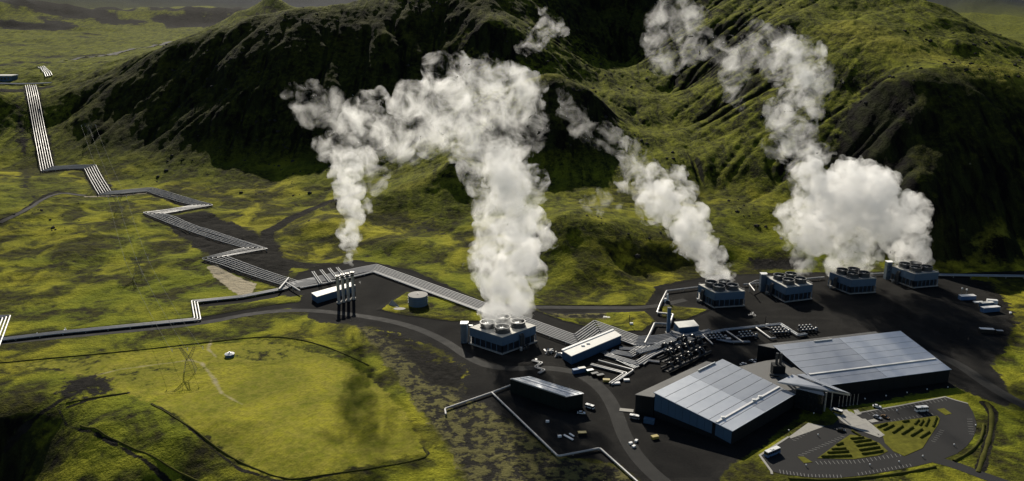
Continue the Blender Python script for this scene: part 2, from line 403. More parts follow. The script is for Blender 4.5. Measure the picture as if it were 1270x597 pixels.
def plain_mat(name, col, rough=0.6, metal=0.0, var=0.25, scale=0.6, spec=0.5, bumpd=0.0, rv=0.12):
    m, nt, bs = new_mat(name)
    P = geo_pos(nt)
    n = math_(nt, 'ADD', math_(nt, 'MULTIPLY', noise(nt, P, scale, 4), 0.6), math_(nt, 'MULTIPLY', noise(nt, P, scale * 0.12, 3), 0.4))
    lo = tuple(c * (1 - var) for c in col); hi = tuple(min(1, c * (1 + var)) for c in col)
    nt.links.new(mixc(nt, ramp(nt, n, [(0.3, 0.0), (0.7, 1.0)]), lo, hi), bs.inputs['Base Color'])
    bs.inputs['Roughness'].default_value = rough; bs.inputs['Metallic'].default_value = metal
    bs.inputs['Specular IOR Level'].default_value = spec
    r = ramp(nt, n, [(0.25, max(0, rough - rv)), (0.75, min(1, rough + rv))]); nt.links.new(r, bs.inputs['Roughness'])
    if bumpd: bump(nt, bs, noise(nt, P, scale * 4, 3), 0.5, bumpd)
    return m
M = {}
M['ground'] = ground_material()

# ------------------------------------------------------------------ mesh helpers
def mesh_obj(name, verts, faces, mat=None, parent=None, smooth=False):
    me = bpy.data.meshes.new(name); me.from_pydata([tuple(v) for v in verts], [], faces); me.update()
    o = bpy.data.objects.new(name, me); COL.objects.link(o)
    if mat: me.materials.append(mat)
    if parent: o.parent = parent
    if smooth: me.polygons.foreach_set('use_smooth', [True] * len(me.polygons))
    return o
def tag(o, label=None, cat=None, group=None, kind=None):
    if label: o['label'] = label
    if cat: o['category'] = cat
    if group: o['group'] = group
    if kind: o['kind'] = kind
    return o
def empty(name, loc, label=None, cat=None, group=None, rz=0.0):
    o = bpy.data.objects.new(name, None); COL.objects.link(o); o.location = loc; o.rotation_euler = (0, 0, rz)
    o.empty_display_size = 0.5
    tag(o, label, cat, group); return o
def copy_tree(o, parent=None):
    c = o.copy(); COL.objects.link(c); c.parent = parent
    for ch in list(o.children): copy_tree(ch, c)
    return c

# ------------------------------------------------------------------ layout lines shared by ground and pipes (photo pixels)
MAIN_PIPE = [(38, 107), (59, 212), (112, 209), (130, 241), (186, 237), (252, 256), (190, 267), (318, 310), (266, 322), (362, 354)]
def build_ground():
    azs = np.concatenate([np.linspace(-72, -36.5, 40), np.linspace(-36, 36, 760), np.linspace(36.5, 72, 40)])
    Ds = np.concatenate([np.arange(120, 300, 6.0), np.arange(300, 660, 1.25), np.arange(660, 1500, 2.1), np.geomspace(1500, 3300, 85), np.geomspace(3350, 42000, 90)])
    A, D = np.meshgrid(np.radians(azs), Ds)
    x = (D * np.tan(np.clip(A, -1.25, 1.25))).ravel(); y = D.ravel()
    z = height(x, y)
    nA, nD = len(azs), len(Ds)
    verts = np.stack([x, y, z], 1)
    i = np.arange(nA - 1); j = np.arange(nD - 1)
    I, J = np.meshgrid(i, j); base = (J * nA + I).ravel()
    faces = np.stack([base, base + 1, base + nA + 1, base + nA], 1)
    me = bpy.data.meshes.new('ground')
    me.vertices.add(len(verts)); me.vertices.foreach_set('co', verts.ravel())
    me.loops.add(faces.size); me.loops.foreach_set('vertex_index', faces.ravel())
    me.polygons.add(len(faces)); me.polygons.foreach_set('loop_start', np.arange(0, faces.size, 4)); me.polygons.foreach_set('loop_total', np.full(len(faces), 4))
    me.polygons.foreach_set('use_smooth', np.ones(len(faces), bool))
    me.update(calc_edges=True)
    near = (y < 9000) & (np.abs(x) < 6000)
    xn, yn = x[near], y[near]
    dl = lambda pts: [tuple(drape(*p)[:2]) for p in pts]
    def put(name, arr):
        full = np.zeros(len(x), np.float32); full[near] = arr
        a = me.attributes.new(name, 'FLOAT', 'POINT'); a.data.foreach_set('value', full)
    def poly(pts, f=5.0, dr=False):
        P = dl(pts) if dr else G2(pts)
        return np.clip(0.5 - poly_sdf(xn, yn, P) / (2 * f), 0, 1)
    def line(pts, w, f=3.0, dr=True):
        P = dl(pts) if dr else G2(pts)
        return np.clip(0.5 - (line_dist(xn, yn, P) - w) / (2 * f), 0, 1)
    mx = np.maximum
    gravel = poly([(345, 360), (370, 338), (440, 323), (510, 334), (600, 374), (668, 384), (700, 380), (800, 381), (815, 355), (880, 341), (1000, 338), (1150, 336), (1200, 342), (1232, 372), (1256, 405), (1252, 425),
                   (1230, 455), (1262, 500), (1245, 505), (1185, 478), (1035, 508), (1000, 500), (990, 520), (905, 580), (890, 600), (795, 600), (765, 575), (690, 565), (600, 500), (565, 492), (520, 470), (480, 418), (440, 404), (390, 398)])
    gravel = mx(gravel, line([(-60, 428), (100, 412), (245, 398), (300, 388), (360, 378), (420, 388)], 6.5, 2.5, False))
    gravel = mx(gravel, line([(255, 378), (310, 372), (360, 362)], 5, 2.5, False))
    gravel = mx(gravel, line([(668, 381), (800, 381)], 4, 2, False))
    gravel = mx(gravel, line([(1150, 341), (1280, 342)], 3.5, 2, False))
    islands = [[(470, 384), (505, 362), (520, 366), (572, 374), (600, 386), (598, 398), (560, 398), (500, 390)],
               [(668, 386), (700, 390), (800, 386), (812, 398), (796, 410), (760, 412), (700, 398)],
               [(820, 378), (880, 384), (850, 396), (822, 394)], [(340, 372), (375, 366), (372, 374), (345, 377)]]
    for isl in islands: gravel = gravel * (1 - poly(isl, 2.5))
    bare = poly([(452, 404), (500, 413), (548, 434), (585, 458), (575, 488), (530, 478), (490, 440)], 7)
    gravel = gravel * (1 - 0.8 * bare)
    put('gravel', gravel)
    dirt = line(MAIN_PIPE, 10, 6)
    dirt = mx(dirt, 0.62 * bare)
    dirt = mx(dirt, poly([(195, 270), (255, 262), (330, 296), (345, 300), (362, 345), (330, 340), (270, 328), (250, 310)], 8, True))
    dirt = mx(dirt, line([(330, 305), (332, 288), (360, 272), (405, 252), (440, 240)], 7, 4))
    dirt = mx(dirt, line([(320, 318), (380, 330), (440, 332)], 9, 5))
    dirt = mx(dirt, line([(0, 275), (30, 262), (45, 250), (70, 238), (105, 243)], 3.2, 2))
    dirt = mx(dirt, line([(22, 130), (30, 180), (32, 230), (45, 248)], 5, 12) * 0.8)
    dirt = mx(dirt, line([(0, 112), (60, 108)], 9, 5))
    dirt = mx(dirt, line([(430, 245), (470, 240), (520, 300), (560, 290)], 0.1, 5) * 0.6)
    dirt = mx(dirt, 0.75 * poly([(510, 276), (540, 270), (560, 284), (540, 292), (508, 288)], 25, True))
    dirt = mx(dirt, poly([(930, 320), (1000, 318), (1000, 334), (930, 336)], 8, True))
    dirt = mx(dirt, poly([(1190, 345), (1230, 350), (1262, 400), (1250, 410), (1220, 372)], 10))
    dirt = mx(dirt, poly([(80, 470), (118, 462), (148, 470), (140, 482), (100, 490), (70, 498)], 14) * 0.85)
    dirt = mx(dirt, line([(0, 520), (60, 500), (100, 485)], 1.5, 2.5, False))
    dirt = mx(dirt, line([(70, 500), (80, 512), (150, 543), (230, 580), (280, 605)], 0.9, 1.6, False) * 0.8)
    dirt = mx(dirt, line([(188, 502), (215, 517), (250, 540), (300, 575), (340, 592), (372, 596), (440, 585), (525, 570), (531, 563), (525, 555)], 0.7, 1.2, False))
    dirt = mx(dirt, line([(82, 500), (120, 493), (158, 488)], 1.0, 1.5, False))
    dirt = mx(dirt, line([(1222, 500), (1232, 512), (1228, 540), (1215, 585)], 2.5, 2, False))
    far = np.hypot(xn, yn)
    lava = sstep(3500, 3900, far) * sstep(4900, 4400, far) * sstep(-500, -900, xn) * (0.2 + 0.9 * sstep(-0.1, 0.1, fbm(xn, yn * 1.6, 300, 4, 99))) + 0.5 * sstep(0.12, 0.35, fbm(xn, yn * 2.2, 420, 4, 67)) * sstep(1500, 1800, far) * sstep(-150, -350, xn)
    dirt = mx(dirt, lava)
    put('dirt', dirt)
    dust = 0 * xn
    for pts, w in (([(716, 462), (742, 478), (760, 505), (772, 545), (795, 580)], 6), ([(724, 470), (748, 490), (768, 520), (800, 565)], 1.2), ([(500, 402), (560, 425), (600, 452)], 3), ([(760, 480), (800, 470), (870, 440), (930, 432)], 2.5), ([(850, 378), (930, 392), (1050, 396), (1150, 420), (1250, 480)], 2.5),
                   ([(1010, 372), (1100, 385), (1200, 430)], 1.0), ([(870, 560), (820, 545), (780, 520)], 1.5), ([(930, 388), (1010, 378), (1120, 372), (1200, 385)], 1.2), ([(690, 470), (640, 452), (560, 448)], 1.5), ([(1190, 395), (1230, 420), (1235, 445)], 3)):
        dust = mx(dust, line(pts, w, 2.2, False) * (0.55 if w < 2 else 0.4))
    dust = mx(dust, 0.35 * sstep(0.05, 0.4, fbm(xn, yn, 45, 4, 31)))
    put('dust', dust)
    wx = lambda pts: [tuple(AT(*p)[:2]) for p in pts]
    heath_shade = np.clip(0.5 - poly_sdf(xn, yn, wx([(85, 200, 1040), (200, 215, 985), (330, 225, 965), (470, 215, 965), (560, 170, 1010), (600, 60, 1180), (640, 0, 1290), (560, -10, 1330), (420, 15, 1280), (300, 30, 1270), (180, 70, 1265), (90, 110, 1240)])) / 90, 0, 1)  # left hill: dark heath, with its shade deepened in the colour
    heath_shade = mx(heath_shade, np.clip(0.5 - poly_sdf(xn, yn, wx([(1060, 210, 740), (1130, 230, 690), (1200, 285, 660), (1420, 290, 655), (1500, 110, 830), (1290, 108, 825), (1130, 98, 830), (1070, 105, 850)])) / 50, 0, 1))  # right hill: shaded face painted darker
    heath_shade = mx(heath_shade, np.clip(0.5 - poly_sdf(xn, yn, wx([(630, 225, 885), (770, 235, 880), (775, 185, 925), (735, 118, 990), (650, 108, 1005)])) / 40, 0, 1))  # hump: shade of its front put into the colour
    heath_shade = mx(heath_shade, np.clip(0.5 - poly_sdf(xn, yn, wx([(700, 60, 1300), (775, 82, 1290), (850, 55, 1290), (900, -40, 1450), (780, -72, 1560), (650, -50, 1450)])) / 50, 0, 1))  # bowl headwall: darkened in colour to deepen its shade
    put('heath_shade', heath_shade)
    put('lush', 0.9 * mx(mx(line([(1045, 32), (1105, 54), (1170, 72), (1225, 86), (1262, 95)], 18, 22), line([(572, 42), (590, 66), (616, 96)], 4, 10)),
                   mx(line([(655, 100), (690, 94), (735, 113)], 3, 8), mx(line([(500, 232), (550, 219), (575, 224)], 5, 9), line([(1170, 290), (1220, 304), (1268, 308)], 8, 12)))))
    put('sand', mx(poly([(256, 333), (268, 332), (285, 340), (318, 352), (312, 366), (296, 366), (275, 352)], 2.5),
                   line([(106, 244), (138, 243), (180, 240)], 2.0, 1.5)))
    put('track', mx(line([(110, 468), (150, 458), (235, 447), (250, 450), (265, 470), (275, 488), (300, 502)], 1.2, 1.5, False), line([(262, 422), (258, 433), (268, 443)], 1.0, 1.2, False)))
    put('field', mx(poly([(190, 500), (300, 455), (395, 437), (432, 450), (470, 475), (520, 540), (528, 560), (440, 583), (372, 594), (330, 588), (260, 545)], 5),
                    0.75 * poly([(0, 452), (330, 420), (430, 440), (300, 462), (180, 500), (100, 470)], 8)))
    put('scrub', mx(poly([(440, 400), (500, 425), (560, 470), (600, 492), (690, 566), (765, 578), (800, 610), (585, 610), (560, 560), (520, 505), (470, 440)], 6),
                    poly([(668, 386), (750, 384), (752, 396), (690, 394)], 4)))
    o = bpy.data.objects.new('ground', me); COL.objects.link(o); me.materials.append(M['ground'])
    tag(o, 'mossy green lava ground with hills, valley and plain', 'ground', kind='structure')
    return o
build_ground()
# ------------------------------------------------------------------ steam plumes
SBC = G(430, 373)
def noise3(x, y, z, lam, seed):
    return (fbm(x + 0.37 * z, y + 0.61 * z, lam, 3, seed) + fbm(y - 0.43 * x, z + 0.29 * x, lam, 3, seed + 5) + fbm(z - 0.31 * y, x + 0.53 * y, lam, 3, seed + 9)) / 1.7
def steam_mat(name, dens, nscale=0.0, lo=0.42, hi=0.62, aniso=0.45, zbase=0, col=(0.985, 0.985, 0.985)):
    m = bpy.data.materials.new(name); m.use_nodes = True; nt = m.node_tree; nt.nodes.clear()
    out = nt.nodes.new('ShaderNodeOutputMaterial'); pv = nt.nodes.new('ShaderNodeVolumePrincipled')
    pv.inputs['Color'].default_value = (*col, 1); pv.inputs['Density'].default_value = dens; pv.inputs['Anisotropy'].default_value = aniso
    nt.links.new(pv.outputs[0], out.inputs['Volume'])
    if nscale:
        P = geo_pos(nt); n = noise(nt, P, nscale, 5, 0.68, 0.6)
        d = math_(nt, 'MULTIPLY', ramp(nt, n, [(lo, 0.0), (hi, 1.0)]), dens)
        nt.links.new(d, pv.inputs['Density'])
        m.cycles.volume_step_rate = 0.15
    return m
def hull(name, puffs, voxel, mat, parent, seed, disp=1.6, lam=9.0):
    """closed skin round a cloud of puffs (x, y, z, radius)"""
    P = np.array(puffs)
    me = bpy.data.meshes.new(name + '_points'); me.from_pydata([tuple(p[:3]) for p in P], [], [])
    a = me.attributes.new('rad', 'FLOAT', 'POINT'); a.data.foreach_set('value', P[:, 3].astype(np.float32))
    tmp = bpy.data.objects.new(name + '_points', me); COL.objects.link(tmp)
    ng = bpy.data.node_groups.new('puffs_to_skin', 'GeometryNodeTree')
    ng.interface.new_socket('Geometry', in_out='INPUT', socket_type='NodeSocketGeometry'); ng.interface.new_socket('Geometry', in_out='OUTPUT', socket_type='NodeSocketGeometry')
    gi = ng.nodes.new('NodeGroupInput'); go = ng.nodes.new('NodeGroupOutput')
    na = ng.nodes.new('GeometryNodeInputNamedAttribute'); na.data_type = 'FLOAT'; na.inputs['Name'].default_value = 'rad'
    mp = ng.nodes.new('GeometryNodeMeshToPoints'); p2v = ng.nodes.new('GeometryNodePointsToVolume'); v2m = ng.nodes.new('GeometryNodeVolumeToMesh')
    p2v.resolution_mode = 'VOXEL_SIZE'; p2v.inputs['Voxel Size'].default_value = voxel; p2v.inputs['Density'].default_value = 1.0
    v2m.resolution_mode = 'GRID'; v2m.inputs['Threshold'].default_value = 0.5; v2m.inputs['Adaptivity'].default_value = 0.0
    L = ng.links.new
    L(gi.outputs[0], mp.inputs['Mesh']); L(na.outputs['Attribute'], mp.inputs['Radius']); L(mp.outputs[0], p2v.inputs['Points']); L(na.outputs['Attribute'], p2v.inputs['Radius'])
    L(p2v.outputs[0], v2m.inputs['Volume']); L(v2m.outputs[0], go.inputs[0])
    mod = tmp.modifiers.new('gn', 'NODES'); mod.node_group = ng
    dg = bpy.context.evaluated_depsgraph_get(); ev = tmp.evaluated_get(dg)
    sk = bpy.data.meshes.new_from_object(ev, depsgraph=dg)
    bpy.data.objects.remove(tmp); bpy.data.meshes.remove(me); bpy.data.node_groups.remove(ng)
    sk.name = name
    ne = len(sk.edges); ed = np.empty(ne * 2, np.int64); sk.edges.foreach_get('vertices', ed); ed = ed.reshape(-1, 2)
    lab = np.arange(len(sk.vertices))
    while True:                                            # label the connected islands and keep the biggest
        m_ = np.minimum(lab[ed[:, 0]], lab[ed[:, 1]]); new = lab.copy()
        np.minimum.at(new, ed[:, 0], m_); np.minimum.at(new, ed[:, 1], m_); new = new[new]
        if (new == lab).all(): break
        lab = new
    big = np.bincount(lab).argmax()
    if (lab != big).any():
        bm = bmesh.new(); bm.from_mesh(sk); bm.verts.ensure_lookup_table()
        bmesh.ops.delete(bm, geom=[bm.verts[i] for i in np.nonzero(lab != big)[0]], context='VERTS'); bm.to_mesh(sk); bm.free()
    nv = len(sk.vertices); co = np.empty(nv * 3, np.float64); sk.vertices.foreach_get('co', co); co = co.reshape(-1, 3)
    no = np.empty(nv * 3, np.float64); sk.vertices.foreach_get('normal', no); no = no.reshape(-1, 3)
    d = disp * noise3(co[:, 0], co[:, 1], co[:, 2], lam, seed) + 0.35 * disp * noise3(co[:, 0], co[:, 1], co[:, 2], lam * 0.3, seed + 3)
    co += no * d[:, None]; sk.vertices.foreach_set('co', co.ravel())
    sk.polygons.foreach_set('use_smooth', [True] * len(sk.polygons)); sk.update()
    o = bpy.data.objects.new(name, sk); COL.objects.link(o); sk.materials.clear(); sk.materials.append(mat)
    if parent: o.parent = parent; o.matrix_parent_inverse = parent.matrix_world.inverted()
    print('hull', name, nv)
    return o
def puff_path(path, rnd, fill=1.0, spread=0.64, big=(0.26, 0.42), kids=8, kid=(0.26, 0.46), grand=4, grow=1.0):
    """path of (px, py, D, radius in m): puffs thrown round it, each with smaller puffs on its skin, and again"""
    pts = [(AT(a, b, D), r * grow) for a, b, D, r in path]
    out = []
    def unit(): return Vector((rnd.gauss(0, 1), rnd.gauss(0, 1), rnd.gauss(0, 1))).normalized()
    for (p, r), (q, s) in zip(pts, pts[1:]):
        L = (q - p).length; n = max(5, int(L / (0.11 * (r + s) / 2) * fill))
        for k in range(n):
            t = (k + rnd.random()) / n; c = p.lerp(q, t); rr = r + (s - r) * t
            v = unit() * rr * spread * rnd.random() ** 0.4
            v.y *= 0.8
            pr = rr * rnd.uniform(*big); c2 = c + v
            out.append((c2.x, c2.y, c2.z, pr))
            for j in range(kids):
                k2 = pr * rnd.uniform(*kid); c3 = c2 + unit() * (pr * 0.95)
                out.append((c3.x, c3.y, c3.z, k2))
                if k2 > 1.6:
                    for g in range(grand):
                        k3 = k2 * rnd.uniform(0.3, 0.55); c4 = c3 + unit() * (k2 * 0.95); out.append((c4.x, c4.y, c4.z, k3))
    return out
def plume(label, base, specs, seed, group='white steam plumes rising from the plant'):
    root = empty('steam_plume', base, label, 'steam', group)
    bpy.context.view_layer.update()
    i = 0
    for pname, groups, voxel, mat, disp, kw in specs:
        for paths in groups:
            rnd = random.Random(seed + i * 31); pf = []
            for p in paths: pf += puff_path(p, rnd, **kw)
            hull(pname, pf, voxel, M[mat], root, seed + i, disp); i += 1
            if pname == 'dense_column':
                rnd = random.Random(seed + i * 31); pf = []
                for p in paths: pf += puff_path([(a, b, D, r * 1.24) for a, b, D, r in p], rnd, **kw)
                hull('fringe', pf, voxel * 1.2, M['steam_fringe'], root, seed + i, disp); i += 1
    return root
M['steam'] = steam_mat('dense_steam', 0.15, 0.105, 0.41, 0.62)
M['steam_fringe'] = steam_mat('fringe_steam', 0.12, 0.11, 0.465, 0.64)
M['steam_thin'] = steam_mat('thin_steam', 0.085, 0.075, 0.49, 0.66)
M['steam_puff'] = steam_mat('puff_steam', 1.2)
M['steam_wisp'] = steam_mat('wispy_steam', 0.045, 0.065, 0.49, 0.68)
WK = dict(fill=1.4, spread=0.75, big=(0.3, 0.55), kids=6, grow=1.28)
plume('huge white steam column billowing from the nearest cooling tower in the middle', G(625, 425),
      [('dense_column', [[[(602, 402, 487, 5.5), (606, 385, 487, 11)], [(623, 408, 477, 5.5), (621, 385, 482, 12)], [(645, 400, 490, 5.5), (645, 380, 488, 11)],
                         [(623, 385, 485, 23), (627, 345, 486, 27), (630, 300, 488, 27), (633, 255, 490, 25), (628, 222, 493, 21), (618, 192, 498, 13)]]], 0.9, 'steam', 1.6, {}),
       ('thin_top', [[[(630, 245, 492, 18), (620, 200, 496, 22), (600, 150, 500, 28), (570, 132, 505, 25), (535, 148, 508, 20), (510, 166, 510, 15), (494, 176, 512, 10)],
                     [(610, 140, 500, 24), (638, 118, 505, 17), (652, 150, 503, 13)], [(540, 130, 508, 20), (555, 105, 508, 15), (605, 98, 505, 16), (640, 105, 505, 14)]]], 1.1, 'steam_thin', 2.2, WK),
       ('wisp', [[[(642, 128, 505, 14), (656, 160, 500, 10), (660, 190, 498, 6)]], [[(500, 175, 510, 15), (478, 178, 511, 12), (468, 192, 512, 6)]]], 1.1, 'steam_wisp', 2.2, WK)], 100)
plume('narrow bluish steam plume rising from the four tall exhaust stacks', SBC + Vector((0, 0, 22)),
      [('dense_column', [[[(431, 338, 563, 3.5), (432, 318, 562, 7), (431, 290, 561, 11.5), (434, 262, 560, 14), (430, 235, 560, 15), (440, 210, 560, 17)]]], 0.85, 'steam', 1.3, {}),
       ('thin_top', [[[(438, 215, 560, 17), (430, 188, 560, 20), (445, 165, 561, 20), (455, 138, 562, 17), (462, 118, 563, 11)], [(425, 195, 559, 14), (405, 182, 559, 8)], [(450, 160, 560, 15), (478, 165, 560, 13)]]], 1.0, 'steam_thin', 1.9, WK),
       ('wisp', [[[(445, 145, 562, 15), (415, 138, 563, 15), (388, 132, 564, 15), (362, 120, 565, 8)], [(392, 118, 565, 8), (390, 102, 565, 4)]]], 1.1, 'steam_wisp', 2.2, WK)], 200)
plume('slanting steam plume from the leftmost back-row cooling tower', G(895, 375),
      [('dense_column', [[[(884, 354, 590, 5), (882, 340, 588, 10)], [(907, 357, 582, 5), (900, 340, 583, 12)], [(895, 357, 580, 5), (893, 340, 583, 10)],
                         [(893, 342, 584, 15), (878, 312, 585, 19), (858, 283, 588, 22), (838, 260, 591, 23), (818, 240, 595, 20), (806, 230, 597, 15)]]], 0.95, 'steam', 1.6, {}),
       ('thin_top', [[[(835, 250, 592, 20), (812, 232, 596, 20), (797, 215, 600, 14), (788, 195, 604, 11), (778, 182, 606, 8)]]], 1.0, 'steam_thin', 2.0, WK),
       ('wisp', [[[(785, 190, 606, 9), (752, 172, 615, 9), (722, 158, 622, 9), (704, 134, 628, 9), (694, 114, 630, 5)]], [[(772, 250, 600, 7), (742, 252, 605, 9), (720, 254, 606, 4)]]], 1.1, 'steam_wisp', 2.2, WK)], 300)
plume('broad steam plume merging above the two right cooling towers', G(1095, 355),
      [('dense_column', [[[(1044, 339, 625, 6), (1035, 315, 622, 18)], [(1075, 342, 612, 6), (1066, 318, 615, 18)], [(1060, 344, 612, 6), (1052, 320, 614, 18)], [(1112, 331, 640, 6), (1112, 312, 635, 14)], [(1124, 336, 628, 6), (1122, 310, 628, 14)],
                         [(1145, 334, 628, 7), (1135, 305, 626, 18)], [(1132, 310, 625, 22), (1112, 275, 625, 32), (1075, 250, 627, 38), (1035, 250, 628, 36), (1015, 270, 626, 30), (1018, 300, 620, 26)],
                         [(1050, 310, 616, 26), (1055, 275, 621, 36)], [(1085, 232, 629, 26), (1055, 225, 629, 28)], [(1015, 235, 630, 24), (1000, 215, 634, 16)]]], 1.1, 'steam', 2.0, dict(fill=0.9)),
       ('thin_top', [[[(1010, 225, 634, 18), (996, 195, 640, 16), (986, 168, 648, 15), (978, 145, 652, 16), (985, 120, 660, 19), (993, 95, 668, 23), (980, 72, 675, 22)]], [[(1000, 325, 614, 14), (990, 295, 620, 13), (985, 270, 622, 10)]]], 1.1, 'steam_thin', 2.2, WK),
       ('wisp', [[[(985, 75, 675, 23), (955, 65, 682, 19), (942, 42, 690, 15)]], [[(905, 68, 720, 14), (880, 55, 730, 13), (850, 62, 735, 13)], [(835, 68, 740, 20), (832, 42, 745, 22), (840, 12, 750, 19), (842, -20, 755, 14)]],
                 [[(1005, 135, 665, 13), (1022, 95, 670, 11)]], [[(918, 135, 700, 7), (905, 95, 710, 12), (925, 60, 710, 11)]], [[(978, 188, 645, 14), (955, 175, 650, 8)]]], 1.2, 'steam_wisp', 2.4, WK)], 400)
plume('small torn steam wisp drifting across the dark hillside above the bowl', AT(675, 60, 900),
      [('wisp', [[[(646, 64, 900, 9), (660, 48, 900, 13), (685, 36, 900, 14), (700, 40, 900, 8)], [(680, 36, 900, 8), (678, 18, 902, 7), (672, 8, 904, 4)]]], 1.2, 'steam_wisp', 2.2, WK)], 500)
SK = dict(fill=1.0, spread=0.7, kids=5)
plume('tiny white steam puff blown left from the vent pole beside the long building', G(780.5, 402.5, 7),
      [('wisp', [[[(780, 394, 539, 0.7), (772, 393, 539, 1.6), (762, 397, 539, 2.2), (750, 395, 539, 2.2), (745, 392, 539, 1.2)]]], 0.35, 'steam_puff', 0.5, SK)], 600)
plume('tiny white steam puff blown left from the vent pole over the yard header', G(949, 404, 7),
      [('wisp', [[[(949, 397, 536, 0.6), (940, 394, 536, 1.4), (934, 389, 536, 1.8), (929, 390, 536, 1.6), (923, 397, 536, 0.8)]]], 0.35, 'steam_puff', 0.5, SK)], 700)
plume('tiny white steam puff beside the right end of the stack house', G(447, 356, 1),
      [('wisp', [[[(449, 356, 595, 1.0), (446, 350, 597, 1.4), (452, 344, 600, 1.2), (458, 341, 602, 0.8)]]], 0.35, 'steam_puff', 0.5, SK)], 800)
# ------------------------------------------------------------------ object materials
M['roof_light'] = plain_mat('roof_sheet_light', (0.66, 0.68, 0.70), 0.42, 0.8, 0.04, 0.25, rv=0.03)
M['roof_dark'] = plain_mat('roof_sheet_dark', (0.45, 0.47, 0.50), 0.44, 0.8, 0.05, 0.25, rv=0.03)
M['roof_trim'] = plain_mat('roof_trim_white', (0.75, 0.75, 0.73), 0.45, 0.0, 0.08)
M['wall_blue'] = plain_mat('blue_grey_cladding', (0.05, 0.098, 0.165), 0.65, 0.0, 0.10, 0.2, 0.2)
M['wall_dark'] = plain_mat('dark_cladding', (0.010, 0.012, 0.014), 0.7, 0.0, 0.25, 0.2, 0.15)
M['wall_green'] = plain_mat('dark_green_cladding', (0.008, 0.014, 0.013), 0.7, 0.0, 0.25, 0.2, 0.15)
M['white_roof'] = plain_mat('white_roof', (0.62, 0.61, 0.57), 0.6, 0.0, 0.10, 0.3)
M['grey_roof'] = plain_mat('grey_felt_roof', (0.085, 0.085, 0.083), 0.7, 0.0, 0.2, 0.3)
M['concrete'] = plain_mat('concrete', (0.28, 0.27, 0.25), 0.85, 0.0, 0.2, 0.5)
M['paving'] = plain_mat('pale_paving', (0.30, 0.29, 0.26), 0.85, 0.0, 0.2, 0.8)
M['pipe'] = plain_mat('aluminium_pipe_cladding', (0.36, 0.36, 0.36), 0.55, 0.45, 0.14, 0.15, 0.35)
M['pipe_dull'] = plain_mat('dull_pipe_cladding', (0.30, 0.31, 0.32), 0.45, 0.7, 0.2, 0.2)
M['black_steel'] = plain_mat('black_steel', (0.02, 0.02, 0.021), 0.4, 0.3, 0.3, 0.8)
M['dark_steel'] = plain_mat('dark_steel', (0.06, 0.062, 0.065), 0.45, 0.5, 0.25, 0.8)
M['galv'] = plain_mat('galvanised_steel', (0.42, 0.43, 0.44), 0.45, 0.7, 0.15, 0.8)
M['casing'] = plain_mat('tower_casing', (0.065, 0.115, 0.18), 0.6, 0.0, 0.12, 0.3)
M['louvre'] = plain_mat('tower_louvre', (0.035, 0.042, 0.05), 0.5, 0.2, 0.25, 0.6)
M['deck'] = plain_mat('tower_deck', (0.45, 0.44, 0.40), 0.7, 0.0, 0.2, 0.5)
M['fan_ring'] = plain_mat('fan_ring', (0.06, 0.065, 0.07), 0.5, 0.2, 0.2, 0.8)
M['stair'] = plain_mat('stair_tower_cladding', (0.16, 0.20, 0.25), 0.32, 0.5, 0.08, 0.3)
M['asphalt'] = plain_mat('asphalt', (0.019, 0.019, 0.0195), 0.9, 0.0, 0.3, 0.25, 0.2)
M['road'] = plain_mat('road_surface', (0.0165, 0.0165, 0.016), 0.9, 0.0, 0.3, 0.2, 0.2)
M['paint'] = plain_mat('road_paint', (0.2, 0.2, 0.19), 0.8, 0.0, 0.25, 1.0)
M['turf'] = plain_mat('turf', (0.11, 0.108, 0.016), 1.0, 0.0, 0.45, 0.35, 0.05, 0.3)
M['hedge'] = plain_mat('hedge_leaves', (0.085, 0.085, 0.015), 1.0, 0.0, 0.5, 1.6, 0.05, 0.3)
M['white'] = plain_mat('white_paint', (0.75, 0.75, 0.74), 0.4, 0.0, 0.06)
M['yellow'] = plain_mat('yellow_paint', (0.32, 0.25, 0.05), 0.45, 0.0, 0.15)
M['blue'] = plain_mat('blue_paint', (0.06, 0.13, 0.26), 0.45, 0.0, 0.15)
M['green'] = plain_mat('green_paint', (0.03, 0.07, 0.035), 0.5, 0.0, 0.2)
M['carblack'] = plain_mat('black_car_paint', (0.015, 0.015, 0.017), 0.25, 0.0, 0.1)
M['carsilver'] = plain_mat('silver_car_paint', (0.5, 0.51, 0.53), 0.3, 0.6, 0.05)
M['carbrown'] = plain_mat('bronze_car_paint', (0.20, 0.12, 0.05), 0.3, 0.4, 0.05)
M['glass'] = plain_mat('dark_glass', (0.012, 0.015, 0.018), 0.08, 0.0, 0.2)
M['rubber'] = plain_mat('tyre_rubber', (0.012, 0.012, 0.012), 0.9, 0.0, 0.2)
M['rock'] = plain_mat('lava_rock', (0.03, 0.028, 0.026), 0.95, 0.0, 0.5, 0.6, 0.1)

